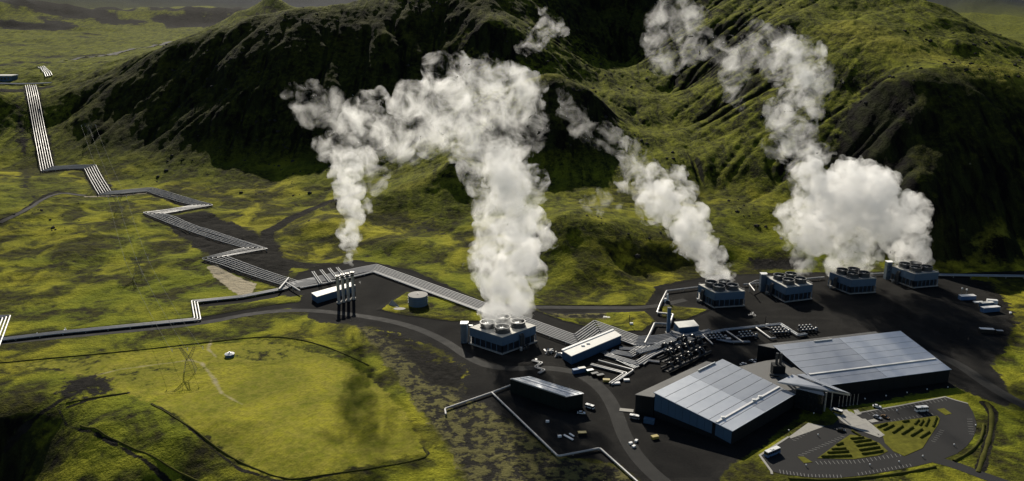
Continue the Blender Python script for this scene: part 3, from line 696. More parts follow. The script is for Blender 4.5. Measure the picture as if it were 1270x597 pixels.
# ------------------------------------------------------------------ mesh builder
class MB:
    def __init__(s): s.v = []; s.f = []
    def add(s, vs, fs):
        n = len(s.v); s.v += [tuple(v) for v in vs]; s.f += [tuple(i + n for i in f) for f in fs]; return s
    def box(s, x0, x1, y0, y1, z0, z1):
        return s.add([(x0, y0, z0), (x1, y0, z0), (x1, y1, z0), (x0, y1, z0), (x0, y0, z1), (x1, y0, z1), (x1, y1, z1), (x0, y1, z1)],
                     [(3, 2, 1, 0), (4, 5, 6, 7), (0, 1, 5, 4), (1, 2, 6, 5), (2, 3, 7, 6), (3, 0, 4, 7)])
    def hexa(s, b, t):
        """8 corners: bottom ring, top ring"""
        return s.add(list(b) + list(t), [(3, 2, 1, 0), (4, 5, 6, 7), (0, 1, 5, 4), (1, 2, 6, 5), (2, 3, 7, 6), (3, 0, 4, 7)])
    def prism(s, poly, z0, z1):
        n = len(poly)
        zb = z0 if isinstance(z0, (list, tuple)) else [z0] * n; zt = z1 if isinstance(z1, (list, tuple)) else [z1] * n
        vs = [(p[0], p[1], z) for p, z in zip(poly, zb)] + [(p[0], p[1], z) for p, z in zip(poly, zt)]
        fs = [tuple(range(n - 1, -1, -1)), tuple(range(n, 2 * n))] + [(i, (i + 1) % n, n + (i + 1) % n, n + i) for i in range(n)]
        return s.add(vs, fs)
    def cyl(s, x, y, z0, z1, r, r2=None, n=14, cap=True, ang=0.0):
        r2 = r if r2 is None else r2
        vs = [(x + r * math.cos(ang + 2 * math.pi * i / n), y + r * math.sin(ang + 2 * math.pi * i / n), z0) for i in range(n)] + [(x + r2 * math.cos(ang + 2 * math.pi * i / n), y + r2 * math.sin(ang + 2 * math.pi * i / n), z1) for i in range(n)]
        fs = [(i, (i + 1) % n, n + (i + 1) % n, n + i) for i in range(n)]
        if cap: fs += [tuple(range(n - 1, -1, -1)), tuple(range(n, 2 * n))]
        return s.add(vs, fs)
    def ring(s, x, y, z0, z1, ro, ri, n=20):
        vs = []
        for r, z in ((ro, z0), (ro, z1), (ri, z1), (ri, z0)): vs += [(x + r * math.cos(2 * math.pi * i / n), y + r * math.sin(2 * math.pi * i / n), z) for i in range(n)]
        fs = []
        for k in range(4):
            a, b = k * n, ((k + 1) % 4) * n
            fs += [(a + i, a + (i + 1) % n, b + (i + 1) % n, b + i) for i in range(n)]
        return s.add(vs, fs)
    def dome(s, x, y, z, r, h, n=12, m=4):
        vs = []; fs = []
        for j in range(m):
            t = j / m * math.pi / 2
            vs += [(x + r * math.cos(t) * math.cos(2 * math.pi * i / n), y + r * math.cos(t) * math.sin(2 * math.pi * i / n), z + h * math.sin(t)) for i in range(n)]
        vs.append((x, y, z + h))
        for j in range(m - 1): fs += [(j * n + i, j * n + (i + 1) % n, (j + 1) * n + (i + 1) % n, (j + 1) * n + i) for i in range(n)]
        fs += [((m - 1) * n + i, (m - 1) * n + (i + 1) % n, m * n) for i in range(n)] + [tuple(range(n - 1, -1, -1))]
        return s.add(vs, fs)
    def tube(s, pts, r, n=8):
        P = [Vector(p) for p in pts]; rings = []
        for i, p in enumerate(P):
            d0 = (p - P[i - 1]).normalized() if i else (P[1] - p).normalized()
            d1 = (P[i + 1] - p).normalized() if i < len(P) - 1 else d0
            t = (d0 + d1); t = t.normalized() if t.length > 1e-6 else d0
            up = Vector((0, 0, 1)) if abs(t.z) < 0.9 else Vector((0, 1, 0))
            a = t.cross(up).normalized(); b = a.cross(t)
            k = 1.0 / max(0.5, t.dot(d0))
            rings.append([p + (a * math.cos(2 * math.pi * j / n) * k + b * math.sin(2 * math.pi * j / n)) * r for j in range(n)])
        vs = [v for rg in rings for v in rg]; fs = []
        for i in range(len(P) - 1): fs += [(i * n + j, i * n + (j + 1) % n, (i + 1) * n + (j + 1) % n, (i + 1) * n + j) for j in range(n)]
        fs += [tuple(range(n - 1, -1, -1)), tuple((len(P) - 1) * n + j for j in range(n))]
        return s.add(vs, fs)
    def obj(s, name, mat, parent=None, smooth=False):
        me = bpy.data.meshes.new(name); me.from_pydata(s.v, [], s.f)
        bm = bmesh.new(); bm.from_mesh(me); bmesh.ops.recalc_face_normals(bm, faces=bm.faces); bm.to_mesh(me); bm.free()
        if smooth:
            me.polygons.foreach_set('use_smooth', [True] * len(me.polygons))
            try: me.set_sharp_from_angle(angle=math.radians(40))
            except Exception: pass
        me.materials.append(mat)
        o = bpy.data.objects.new(name, me); COL.objects.link(o)
        if parent: o.parent = parent
        return o
def rel(o, pts):
    return [(p[0] - o.location.x, p[1] - o.location.y) + ((p[2],) if len(p) > 2 else ()) for p in pts]
def lerp(a, b, t): return tuple(x + (y - x) * t for x, y in zip(a, b))
def sheet(name, poly, z, mat, label, cat, kind='structure', thick=0.0):
    if thick: o = MB().prism(poly, z - thick, z).obj(name, mat)
    else: o = mesh_obj(name, [(p[0], p[1], z) for p in poly], [tuple(range(len(poly)))], mat)
    return tag(o, label, cat, kind=kind)
def smooth_line(pts, step=4.0, it=2):
    P = [Vector(p) for p in pts]
    for _ in range(it):
        Q = [P[0]]
        for a, b in zip(P, P[1:]): Q += [a.lerp(b, 0.25), a.lerp(b, 0.75)]
        P = Q + [P[-1]]
    return P
def ribbon(name, pts, w, mat, label, cat, lift=0.06, pix=True, follow=True, it=2):
    P = [drape(*p) if follow else G(*p) for p in pts] if pix else [Vector(p) for p in pts]
    P = smooth_line([(p.x, p.y, 0) for p in P], it=it)
    Q = []
    for a, b in zip(P, P[1:]):
        n = max(1, int((b - a).length / 5)); Q += [a.lerp(b, i / n) for i in range(n)]
    P = Q + [P[-1]]
    L = []; R = []
    for i, p in enumerate(P):
        t = (P[min(i + 1, len(P) - 1)] - P[max(i - 1, 0)]).normalized(); nn = Vector((-t.y, t.x, 0)) * w / 2
        L.append(p + nn); R.append(p - nn)
    al = L + R
    zz = height(np.array([p.x for p in al]), np.array([p.y for p in al])) + lift
    n = len(P)
    vs = [(p.x, p.y, z) for p, z in zip(al, zz)]
    fs = [(i, n + i, n + i + 1, i + 1) for i in range(n - 1)]
    return tag(mesh_obj(name, vs, fs, mat, smooth=True), label, cat, kind='structure')

# ------------------------------------------------------------------ pipelines
def offset_line(P, d):
    out = []
    for i, p in enumerate(P):
        a = (p - P[i - 1]).normalized() if i else (P[1] - p).normalized()
        b = (P[i + 1] - p).normalized() if i < len(P) - 1 else a
        na, nb = Vector((-a.y, a.x)), Vector((-b.y, b.x))
        m = na + nb
        m = m.normalized() if m.length > 0.3 else na
        out.append(p + m * (d / max(0.45, m.dot(na))))
    return out
def pipeline(label, pts, n=1, gap=2.2, r=0.55, lift=1.5, mat='pipe', world=False, follow=False, group=None, sup=14.0, name='pipeline'):
    P = [Vector(p[:2]) for p in pts] if world else [Vector((drape(*p) if follow else G(*p, lift))[:2]) for p in pts]
    z0 = hz(P[0].x, P[0].y) if follow else 0.0
    root = empty(name, (P[0].x, P[0].y, z0), label, 'pipeline', group)
    ox, oy = P[0]
    sp = MB(); k = 0
    for j in range(n):
        d = (j - (n - 1) / 2) * gap
        Q = offset_line(P, d)
        R = [Q[0]]
        for a, b in zip(Q, Q[1:]):
            L = (b - a).length; m = max(1, int(L / 22)) if follow else 1
            cut = min(0.8, L * 0.3)
            u = (b - a).normalized()
            R = R[:-1] + ([R[-1]] if len(R) == 1 else [a - pu * pc, a + u * cut])
            R += [a.lerp(b, i / m) for i in range(1, m)] + [b]
            pu, pc = u, cut
        if follow:
            zz = height(np.array([p.x for p in R]), np.array([p.y for p in R]))
            for _ in range(2): zz = np.concatenate([zz[:1], np.maximum(zz[1:-1], 0.5 * zz[1:-1] + 0.25 * (zz[:-2] + zz[2:])), zz[-1:]])
        else: zz = np.zeros(len(R))
        pts3 = [(p.x - ox, p.y - oy, z + lift - z0) for p, z in zip(R, zz)]
        MB().tube(pts3, r, 8).obj('pipe', M[mat], root, smooth=True)
        acc = 0.0
        for a, b in zip(pts3, pts3[1:]):
            L = math.dist(a, b); t = sup - acc
            while t < L:
                q = lerp(a, b, t / L); sp.box(q[0] - 0.25, q[0] + 0.25, q[1] - 0.25, q[1] + 0.25, q[2] - lift - 0.5, q[2] - r * 0.8); t += sup; k += 1
            acc = (acc + L) % sup
    if k:
        o = sp.obj('pipe_supports', M['concrete'], root); o['kind'] = 'stuff'
    return root
ZIG = MAIN_PIPE
pipeline('long zigzag bundle of six silver steam pipes descending the slope on the left', ZIG, 6, 2.7, 0.38, 1.6, follow=True)
pipeline('short silver pipe bundle lying on the plateau beyond the top of the zigzag pipes', [(51, 84), (61, 96)], 4, 3.0, 0.7, 1.6, follow=True)
pipeline('silver pipe bundle crossing the plateau beside the road at upper left', [(-20, 104), (64, 104)], 3, 2.6, 0.7, 1.6, follow=True)
pipeline('distant thin silver pipe run on the upper left plain', [tuple(G(p_, q_, 95)[:2]) for p_, q_ in ((244, 53), (270, 49))], 2, 4.0, 1.1, 1.8, follow=True, world=True)
pipeline('silver pipes along the gravel road at left, bent up near the sand patch', [(-40, 426), (70, 413), (245, 396), (241, 374), (300, 368), (352, 358), (368, 350), (392, 346)], 3, 1.9, 0.55, 1.3)
pipeline('three silver pipes rising from the left edge of the photo above the road', [(-14, 450), (-2, 420), (8, 393), (-30, 394)], 3, 2.2, 0.6, 1.3)
pipeline('wide silver pipe bundle running from the exhaust stacks behind the big cooling tower', [(362, 354), (448, 335), (464, 332), (716, 423), (741, 405), (790, 423), (822, 421), (872, 413)], 7, 2.2, 0.46, 1.6)
pipeline('two silver pipes on the near side of the wide bundle beside the exhaust stacks', [(372, 357), (404, 351), (452, 340), (463, 337), (640, 402)], 2, 1.7, 0.5, 1.2)
pipeline('single white pipe running along the front of the dark warehouse to the bottom edge', [(610, 487), (692, 566), (744, 556), (800, 606)], 1, 2, 0.55, 1.1)
pipeline('single white pipe stub passing left from the dark warehouse and ending in an elbow', [(636, 477), (610, 487), (552, 507), (553, 514)], 1, 2, 0.55, 1.1)
pipeline('bent silver pipe stepping up beside the dark square chimney to the back row', [(800, 426), (807, 412), (812, 401), (831, 402), (835, 390), (815, 388), (819, 377), (827, 361), (866, 356)], 1, 2, 0.75, 1.8)
pipeline('silver pipe behind the back-row cooling towers at the foot of the hill', [(922, 353), (1022, 344)], 1, 2, 0.75, 1.8)
pipeline('silver pipe between the two right cooling towers at the foot of the hill', [(1060, 341), (1100, 339)], 1, 2, 0.75, 1.8)
pipeline('long dark-shadowed pipe along the right foot of the hill to the right edge', [(1160, 341), (1300, 343)], 2, 3.0, 0.6, 1.8, mat='pipe_dull')
pipeline('pair of silver pipes in a hairpin in front of the white-roofed long building', [(733, 452), (776, 463), (757, 476)], 2, 1.6, 0.5, 1.0)
pipeline('outer silver pipe of the hairpin near the skips, in front of the long building', [(742, 447), (786, 459), (766, 473)], 1, 1.6, 0.5, 1.0)
pipeline('three silver pipes curving from the long building towards the black pipe manifold', [(752, 440), (790, 451), (806, 441), (842, 424)], 3, 1.8, 0.55, 1.2)
pipeline('stepped silver pipe group right beside the long white-roofed building', [(758, 436), (782, 440), (800, 429), (772, 421)], 4, 1.7, 0.42, 1.1)
pipeline('silver pipes between the long building and the wide bundle', [(768, 432), (786, 433), (806, 426)], 3, 1.6, 0.42, 1.1)
pipeline('long dark header pipe across the yard behind the right hall', [(812, 427), (850, 418), (900, 409), (968, 402), (990, 416), (1000, 414)], 2, 1.7, 0.6, 1.5, mat='pipe_dull')
pipeline('short drop pipe from the yard header to the leftmost valve skid', [(870, 414), (884, 427)], 1, 2, 0.55, 1.3)
pipeline('short drop pipe from the yard header to the second valve skid', [(900, 410), (922, 425)], 1, 2, 0.55, 1.3)
pipeline('short drop pipe from the yard header beside the third valve skid', [(937, 406), (956, 420), (962, 419)], 1, 2, 0.6, 1.3)
pipeline('small zigzag white pipe below the big cooling tower', [(660, 447), (672, 450), (664, 455), (675, 459), (668, 463)], 2, 1.2, 0.35, 0.8)
pipeline('looped white pipe left of the black pipe manifold', [(797, 452), (803, 447), (818, 449)], 2, 1.4, 0.4, 1.0)
pipeline('dark pipe looping along the back of the manifold cluster', [(846, 428), (872, 417), (905, 424), (930, 424)], 2, 1.6, 0.5, 1.2, mat='pipe_dull')
pipeline('dark pipe group between the stepped pipes and the manifold cluster', [(790, 437), (812, 431), (838, 420)], 4, 1.5, 0.45, 2.6, mat='pipe_dull')
pipeline('four thin pipes from the long building to the hairpin', [(748, 436), (768, 446), (790, 456)], 4, 1.3, 0.3, 0.9, mat='pipe_dull')
pipeline('thin silver pipe pair crossing in front of the small pump house', [(832, 411), (850, 416), (880, 409)], 2, 1.4, 0.4, 2.4)
pipeline('thin silver pipe around the third valve skid', [(945, 404), (960, 409), (978, 405)], 1, 1.4, 0.35, 1.4)
pipeline('looped white pipe at the left of the cooling tower with open fans', [(936, 361), (929, 352), (938, 348), (958, 346)], 1, 1.4, 0.45, 6.0)
# crossing pipework in front of the stacks
for i, (a, b) in enumerate((((388, 337), (398, 352)), ((398, 335), (410, 350)), ((408, 333), (420, 348)), ((418, 332), (430, 346)))):
    pipeline('cross pipe pair, number %s from the left, over the bundle beside the exhaust stacks' % ('one', 'two', 'three', 'four')[i], [a, b], 2, 1.6, 0.4, 2.8, group='cross pipes over the bundle')
pipeline('thick diagonal cross pipe over the start of the wide bundle', [(346, 359), (358, 345)], 1, 2, 0.8, 3.2)
pipeline('diagonal header pipe linking the bundles left of the small building', [(354, 350), (372, 361)], 1, 2, 0.6, 3.0)

# ------------------------------------------------------------------ buildings
def facade(root, p, q, h0p, h1p, h0q, h1q, n, mat, depth=0.18, gap=0.06, name='wall_panel'):
    """row of cladding panels along p->q (local coords), standing proud on the outer side"""
    d = Vector((q[0] - p[0], q[1] - p[1])); u = d.normalized(); nn = Vector((u.y, -u.x)) * depth
    L = d.length
    for i in range(n):
        t0, t1 = i / n + gap / L, (i + 1) / n - gap / L
        a, b = lerp(p, q, t0), lerp(p, q, t1)
        za0, za1 = h0p + (h0q - h0p) * t0, h1p + (h1q - h1p) * t0; zb0, zb1 = h0p + (h0q - h0p) * t1, h1p + (h1q - h1p) * t1
        MB().hexa([(a[0], a[1], za0), (b[0], b[1], zb0), (b[0] + nn.x, b[1] + nn.y, zb0), (a[0] + nn.x, a[1] + nn.y, za0)],
                  [(a[0], a[1], za1), (b[0], b[1], zb1), (b[0] + nn.x, b[1] + nn.y, zb1), (a[0] + nn.x, a[1] + nn.y, za1)]).obj(name, mat, root)
def quad_roof(root, A, B, C, D, nu, nv, mats, thick=0.3, gap=0.12, name='roof_panel'):
    """panels over the quad A-B-C-D (3D, local): nu strips from AB to DC, nv along"""
    for i in range(nu):
        for j in range(nv):
            u0, u1 = i / nu + gap * 0.026, (i + 1) / nu - gap * 0.026; v0, v1 = j / nv + 0.001, (j + 1) / nv - 0.001
            def pt(u, v): return lerp(lerp(A, B, v), lerp(D, C, v), u)
            c = [pt(u0, v0), pt(u0, v1), pt(u1, v1), pt(u1, v0)]
            mt = mats[j % len(mats)]
            MB().hexa([(p[0], p[1], p[2] - thick) for p in c], c).obj(name, mt, root)
def hall(label, A, B, C, D, hb, hf, nstrip, mats, vent_at, wl, wr, slot=None, name='turbine_hall'):
    """A back-left, B back-right, C front-right, D front-left in world XY; roof falls from hb (AB) to hf (DC)"""
    base = D
    root = empty(name, (base[0], base[1], 0), label, 'building')
    a, b, c, d = rel(root, [A, B, C, D])
    MB().prism([a, b, c, d], 0, [hb - 0.5, hb - 0.5, hf - 0.5, hf - 0.5]).obj('wall', M['wall_dark'], root)
    ov = 0.9
    cx = sum(p[0] for p in (a, b, c, d)) / 4; cyy = sum(p[1] for p in (a, b, c, d)) / 4
    def out(p, z): v = Vector((p[0] - cx, p[1] - cyy)).normalized() * ov; return (p[0] + v.x, p[1] + v.y, z)
    A3, B3, C3, D3 = out(a, hb), out(b, hb), out(c, hf), out(d, hf)
    MB().hexa([(p[0], p[1], p[2] - 0.48) for p in (A3, B3, C3, D3)], [(p[0], p[1], p[2] - 0.16) for p in (A3, B3, C3, D3)]).obj('roof_deck', M['wall_dark'], root)
    quad_roof(root, A3, B3, C3, D3, nstrip, 2, mats, 0.15)
    # long roof vent
    p, q = lerp(A3, D3, vent_at), lerp(B3, C3, vent_at); p, q = lerp(p, q, 0.01), lerp(p, q, 0.985)
    w = Vector((D3[0] - A3[0], D3[1] - A3[1])).normalized() * 0.55
    MB().hexa([(p[0] - w.x, p[1] - w.y, p[2] + 0.02), (q[0] - w.x, q[1] - w.y, q[2] + 0.02), (q[0] + w.x, q[1] + w.y, q[2] + 0.02), (p[0] + w.x, p[1] + w.y, p[2] + 0.02)],
              [(p[0] - w.x, p[1] - w.y, p[2] + 0.55), (q[0] - w.x, q[1] - w.y, q[2] + 0.55), (q[0] + w.x, q[1] + w.y, q[2] + 0.45), (p[0] + w.x, p[1] + w.y, p[2] + 0.45)]).obj('roof_vent', M['roof_trim'], root)
    # eaves trims along the front and the left verge
    for s, e in ((D3, C3), (A3, D3)):
        MB().tube([(s[0], s[1], s[2] - 0.1), (e[0], e[1], e[2] - 0.1)], 0.22, 6).obj('gutter', M['roof_light'], root)
    return root, (a, b, c, d)
lA, lB, lC, lD = [tuple(G(px, py, z)[:2]) for px, py, z in ((812.5, 486.5, 14.8), (896, 446, 14.8), (984.5, 489, 8.4), (908, 533.8, 8.4))]
root, (a, b, c, d) = hall('left turbine hall with pale panelled sloping roof and blue-grey side wall', lA, lB, lC, lD, 14.8, 8.4, 7, [M['roof_light'], M['roof_dark']], 0.80, None, None)
s1, s2 = 0.76, 0.80
p1 = lerp(a, d, s1); p2 = lerp(a, d, s2)
h_ = lambda t: 14.8 + (8.4 - 14.8) * t - 0.5
facade(root, a, p1, 4.2, 14.3, 2.6, h_(s1), 8, M['wall_blue'])
facade(root, p2, d, 2.4, h_(s2), 0.8, 7.9, 2, M['wall_blue'])
facade(root, d, c, 0.3, 7.8, 0.3, 7.8, 10, M['wall_dark'])
for t in (0.32, 0.42, 0.9):      # small boxes on the roof vent
    q = lerp(lerp(a, d, 0.80), lerp(b, c, 0.80), 1 - t)
    MB().box(q[0] - 0.9, q[0] + 0.9, q[1] - 0.7, q[1] + 0.7, 14.8 - 6.4 * 0.8, 14.8 - 6.4 * 0.8 + 1.1).obj('vent_box', M['roof_trim'], root)
q0, q1 = lerp(a, b, 0.62), lerp(a, b, 0.88)
MB().tube([(q0[0], q0[1], 15.2), (q1[0], q1[1], 15.2)], 0.45, 6).obj('ridge_light', M['roof_trim'], root)
# annex on the back of the left hall
n_ = (Vector(lB) - Vector(lA)).normalized(); nn_ = Vector((-n_.y, n_.x))
ann = [lerp(lA, lB, 0.0), lerp(lA, lB, 0.98), tuple(G(875.5, 448.5, 11.8)[:2]), tuple(G(788.5, 489, 11.8)[:2])]
ann[0] = tuple(Vector(ann[0]) + nn_ * 0.6); ann[1] = tuple(Vector(ann[1]) + nn_ * 0.6)
er = empty('hall_annex', (ann[3][0], ann[3][1], 0), 'dark flat-roofed annex along the back of the left turbine hall', 'building')
pa = rel(er, ann)
MB().prism(pa, 0, 11.4).obj('wall', M['wall_dark'], er); MB().prism([lerp(p, (sum(q[0] for q in pa) / 4, sum(q[1] for q in pa) / 4), -0.02) for p in pa], 11.42, 11.8).obj('roof', M['grey_roof'], er)
facade(er, pa[3], pa[0], 0.3, 11.2, 0.3, 11.2, 3, M['wall_dark'])
# right hall
rA, rB, rC, rD = [tuple(G(px, py, z)[:2]) for px, py, z in ((961, 428.5, 15.0), (1116, 410.8, 15.0), (1178, 458, 8.4), (1019, 478.5, 8.4))]
root, (a, b, c, d) = hall('large right turbine hall with grey panelled roof and dark front wall', rA, rB, rC, rD, 15.0, 8.4, 7, [M['roof_dark'], M['roof_light']], 0.74, None, None)
facade(root, d, c, 0.3, 7.8, 0.3, 7.8, 9, M['wall_dark'], 0.25)
facade(root, c, b, 0.3, 7.8, 0.3, 14.4, 6, M['wall_dark'])
q0, q1 = lerp(a, b, 0.3), lerp(a, b, 0.44)
MB().tube([(q0[0], q0[1] - 1, 15.1), (q1[0], q1[1] - 1, 15.1)], 0.45, 6).obj('ridge_light', M['roof_trim'], root)
ann = [tuple(Vector(rA) + Vector((0.2, 0.8))), tuple(Vector(lerp(rA, rB, 0.86)) + Vector((0.2, 0.8))), tuple(G(1096, 412, 13)[:2]), tuple(G(943, 428, 13)[:2])]
ann[2] = tuple(Vector(ann[1]) + Vector((-1.5, 7.0))); ann[3] = tuple(Vector(ann[0]) + Vector((-8.5, 5.0)))
er = empty('hall_annex', (ann[3][0], ann[3][1], 0), 'dark annex block along the back of the right turbine hall', 'building')
pa = rel(er, ann)
MB().prism(pa, 0, 12.4).obj('wall', M['wall_dark'], er); MB().prism([lerp(p, (sum(q[0] for q in pa) / 4, sum(q[1] for q in pa) / 4), -0.01) for p in pa], 12.42, 12.8).obj('roof', M['grey_roof'], er)
facade(er, pa[3], pa[0], 0.3, 12.2, 0.3, 12.2, 3, M['wall_dark'])

# link building with chimney, glass prow and pointed canopy
prow = G(1019, 514.5)
lk = [tuple(Vector(lB) + Vector((2.0, -1.0))), tuple(G(950, 449, 8)[:2]), tuple(G(981, 445.5, 8)[:2]), tuple(G(1003, 464, 8)[:2]), tuple(Vector(rD) + Vector((-1.2, 1.0))), (prow.x, prow.y), tuple(Vector(lC) + Vector((1.2, 0.6)))]
er = empty('visitor_building', (prow.x, prow.y, 0), 'dark glazed visitor building with pointed triangular canopy between the two halls', 'building')
pa = rel(er, lk)
MB().prism(pa, 0, 8.4).obj('wall', M['wall_dark'], er)
MB().prism(pa, 8.42, 8.8).obj('roof', M['grey_roof'], er)
up = rel(er, [tuple(G(957, 463, 9)[:2]), tuple(G(985, 458, 9)[:2]), tuple(G(1001, 466, 9)[:2]), tuple(G(975, 473, 9)[:2])])
MB().prism(up, 8.82, 10.2).obj('upper_roof', M['grey_roof'], er)
for (p, q, n) in ((pa[6], pa[5], 7), (pa[5], pa[4], 6)):
    facade(er, p, q, 0.3, 11.6, 0.3, 11.6, n, M['glass'], 0.3, 0.12, 'glass_pane')
MB().prism([pa[6], pa[5], pa[4]], 8.83, 11.5).obj('glass_hall', M['glass'], er)
can = [G(964.5, 473.5, 12.6), G(983.5, 464.6, 14.0), G(1026, 480.5, 13.0), G(1054.5, 489.3, 12.0)]
c3 = [(p.x - prow.x, p.y - prow.y, p.z) for p in can]
MB().hexa([(p[0], p[1], p[2] - 0.9) for p in c3], c3).obj('canopy', M['roof_dark'], er)
blade = [G(988, 465.5, 14.2), G(997, 464.8, 14.4), G(1054.5, 489.2, 12.1), G(1036, 484.2, 12.9)]
c3 = [(p.x - prow.x, p.y - prow.y, p.z + 0.5) for p in blade]
MB().hexa([(p[0], p[1], p[2] - 0.35) for p in c3], c3).obj('canopy_blade', M['roof_dark'], er)
colp = G(1030, 507)
MB().cyl(colp.x - prow.x, colp.y - prow.y, 0, 11.6, 0.35, n=8).obj('canopy_column', M['galv'], er)
colp = G(1022, 510)
MB().cyl(colp.x - prow.x, colp.y - prow.y, 0, 11.4, 0.6, n=8).obj('canopy_column', M['concrete'], er)
er = empty('chimney_block', G(964, 464, 8.8), 'dark square chimney block with twin flues on the link roof between the halls', 'chimney')
MB().prism([(-3.6, -2.5), (3.4, -3.0), (3.6, 2.4), (-3.3, 2.8)], 0, 6.2).obj('plinth', M['wall_dark'], er)
for x_ in (-1.1, 1.1): MB().cyl(x_, 0, 6.2, 13.2, 0.8, 0.8, 10).obj('flue', M['dark_steel'], er, True)
MB().tube([(-5.5, -3.2, 1.0), (-1.5, -3.6, 0.9), (2.5, -4.6, 0.8)], 0.8, 8).obj('duct', M['dark_steel'], er, True)

def simple_building(name, label, roofpx, h, wall, roof, nf=6, skylights=(), band=None, ridge=None):
    R = [G(px, py, h) for px, py in roofpx]          # order: left-front, left-back, right-back, right-front
    root = empty(name, (R[0].x, R[0].y, 0), label, 'building')
    p = rel(root, [tuple(v[:2]) for v in R])
    cen = (sum(q[0] for q in p) / 4, sum(q[1] for q in p) / 4)
    inn = [lerp(q, cen, 0.025) for q in p]
    MB().prism(inn, 0, h - 0.45).obj('wall', wall, root)
    if ridge:
        m0, m1 = lerp(p[0], p[1], 0.5), lerp(p[3], p[2], 0.5)
        for s, e in ((p[0], p[3]), (p[1], p[2])):
            MB().hexa([(s[0], s[1], h - 0.43), (e[0], e[1], h - 0.43), (m1[0], m1[1], h - 0.43), (m0[0], m0[1], h - 0.43)],
                      [(s[0], s[1], h), (e[0], e[1], h), (m1[0], m1[1], h + ridge), (m0[0], m0[1], h + ridge)]).obj('roof', roof, root)
    else:
        MB().prism(p, h - 0.43, h).obj('roof', roof, root)
    facade(root, inn[0], inn[3], 0.3, h - 0.6, 0.3, h - 0.6, nf, wall, 0.12)
    facade(root, inn[1], inn[0], 0.3, h - 0.6, 0.3, h - 0.6, max(2, nf // 4), wall, 0.12)
    facade(root, inn[3], inn[2], 0.3, h - 0.6, 0.3, h - 0.6, max(2, nf // 4), wall, 0.12)
    for u, v, sx, sy in skylights:
        q = lerp(lerp(p[0], p[3], u), lerp(p[1], p[2], u), v)
        MB().box(q[0] - sx, q[0] + sx, q[1] - sy, q[1] + sy, h + 0.01, h + 0.7).obj('skylight', M['roof_trim'], root)
    if band:
        s, e = lerp(p[1], p[0], band), lerp(p[2], p[3], band)
        MB().hexa([(p[1][0], p[1][1], h + 0.01), (p[2][0], p[2][1], h + 0.01), (e[0], e[1], h + 0.01), (s[0], s[1], h + 0.01)],
                  [(p[1][0], p[1][1], h + 0.5), (p[2][0], p[2][1], h + 0.5), (e[0], e[1], h + 0.5), (s[0], s[1], h + 0.5)]).obj('parapet', M['roof_trim'], root)
    return root, p
root, p = simple_building('warehouse', 'long dark green warehouse with low ribbed roof in front of the big cooling tower', [(702.3, 492.4), (632.5, 469.7), (656, 466.8), (724.3, 488)], 9.0, M['wall_green'], M['roof_dark'], 3)
for t, mt in ((0.03, 'roof_trim'), (0.5, 'roof_light'), (0.8, 'roof_light'), (0.97, 'roof_light')):
    s, e = lerp(p[0], p[3], t), lerp(p[1], p[2], t)
    MB().tube([(*lerp(s, e, 0.02), 9.1), (*lerp(s, e, 0.98), 9.1)], 0.2, 6).obj('roof_rib', M[mt], root)
facade(root, lerp(p[1], p[0], 0.01), p[0], 0.3, 8.3, 0.3, 8.3, 9, M['wall_green'], 0.3)
simple_building('separator_house', 'long blue-grey building with pale roof and two skylights amid the pipework', [(708.6, 441.9), (696.3, 434.2), (759.8, 408.8), (771.2, 415.8)], 6.0, M['wall_blue'], M['white_roof'], 12, [(0.32, 0.55, 1.1, 0.9), (0.42, 0.55, 1.1, 0.9)], 0.16)
simple_building('pump_house', 'small dark building with pale flat roof beside the square chimney', [(842.4, 406.6), (836, 399.4), (860.5, 396.9), (867, 404.2)], 6.0, M['wall_blue'], M['white_roof'], 5)
simple_building('stack_house', 'small building with bright white roof behind the four exhaust stacks', [(392.8, 368.2), (386, 363.4), (435, 350.2), (441, 353.7)], 5.5, M['wall_blue'], M['white_roof'], 9)
R_ = drape(0, 100)
er = empty('plateau_building', (R_.x, R_.y, R_.z), 'white-roofed building at the left edge on the plateau', 'building')
MB().box(-45, 24, -8, 8, -4, 7).obj('wall', M['wall_blue'], er); MB().box(-46, 25, -9, 9, 7.02, 8.5).obj('roof', M['white_roof'], er)
for i in range(12): MB().box(-40 + i * 5.2, -37.5 + i * 5.2, -8.2, -8.02, 2, 5).obj('window', M['glass'], er)

# square chimney, white vessel, small lattice things
b0 = G(828.5, 413)
er = empty('square_chimney', b0, 'tall slim dark square chimney standing in the pipework', 'chimney')
MB().prism([(-1.1, -1.1), (1.1, -1.1), (1.1, 1.1), (-1.1, 1.1)], 0.6, 18).obj('shaft', M['wall_blue'], er); MB().box(-1.7, 1.7, -1.7, 1.7, 0, 0.58).obj('footing', M['concrete'], er); MB().box(-1.25, 1.25, -1.25, 1.25, 18.02, 18.5).obj('cap', M['dark_steel'], er)
b0 = G(827.5, 375)
er = empty('vessel', b0, 'white upright vessel with saddle base near the bend of the back-row pipe', 'vessel')
MB().cyl(0, 0, 1.5, 6.0, 0.8, n=12).dome(0, 0, 6.0, 0.8, 0.7).obj('shell', M['white'], er, True); MB().cyl(-1.4, 0.4, 0, 3.0, 1.2, 1.0, 10).obj('drum', M['white'], er, True); MB().box(-1.2, 1.6, -1.2, 1.2, 0, 1.48).obj('base', M['dark_steel'], er)

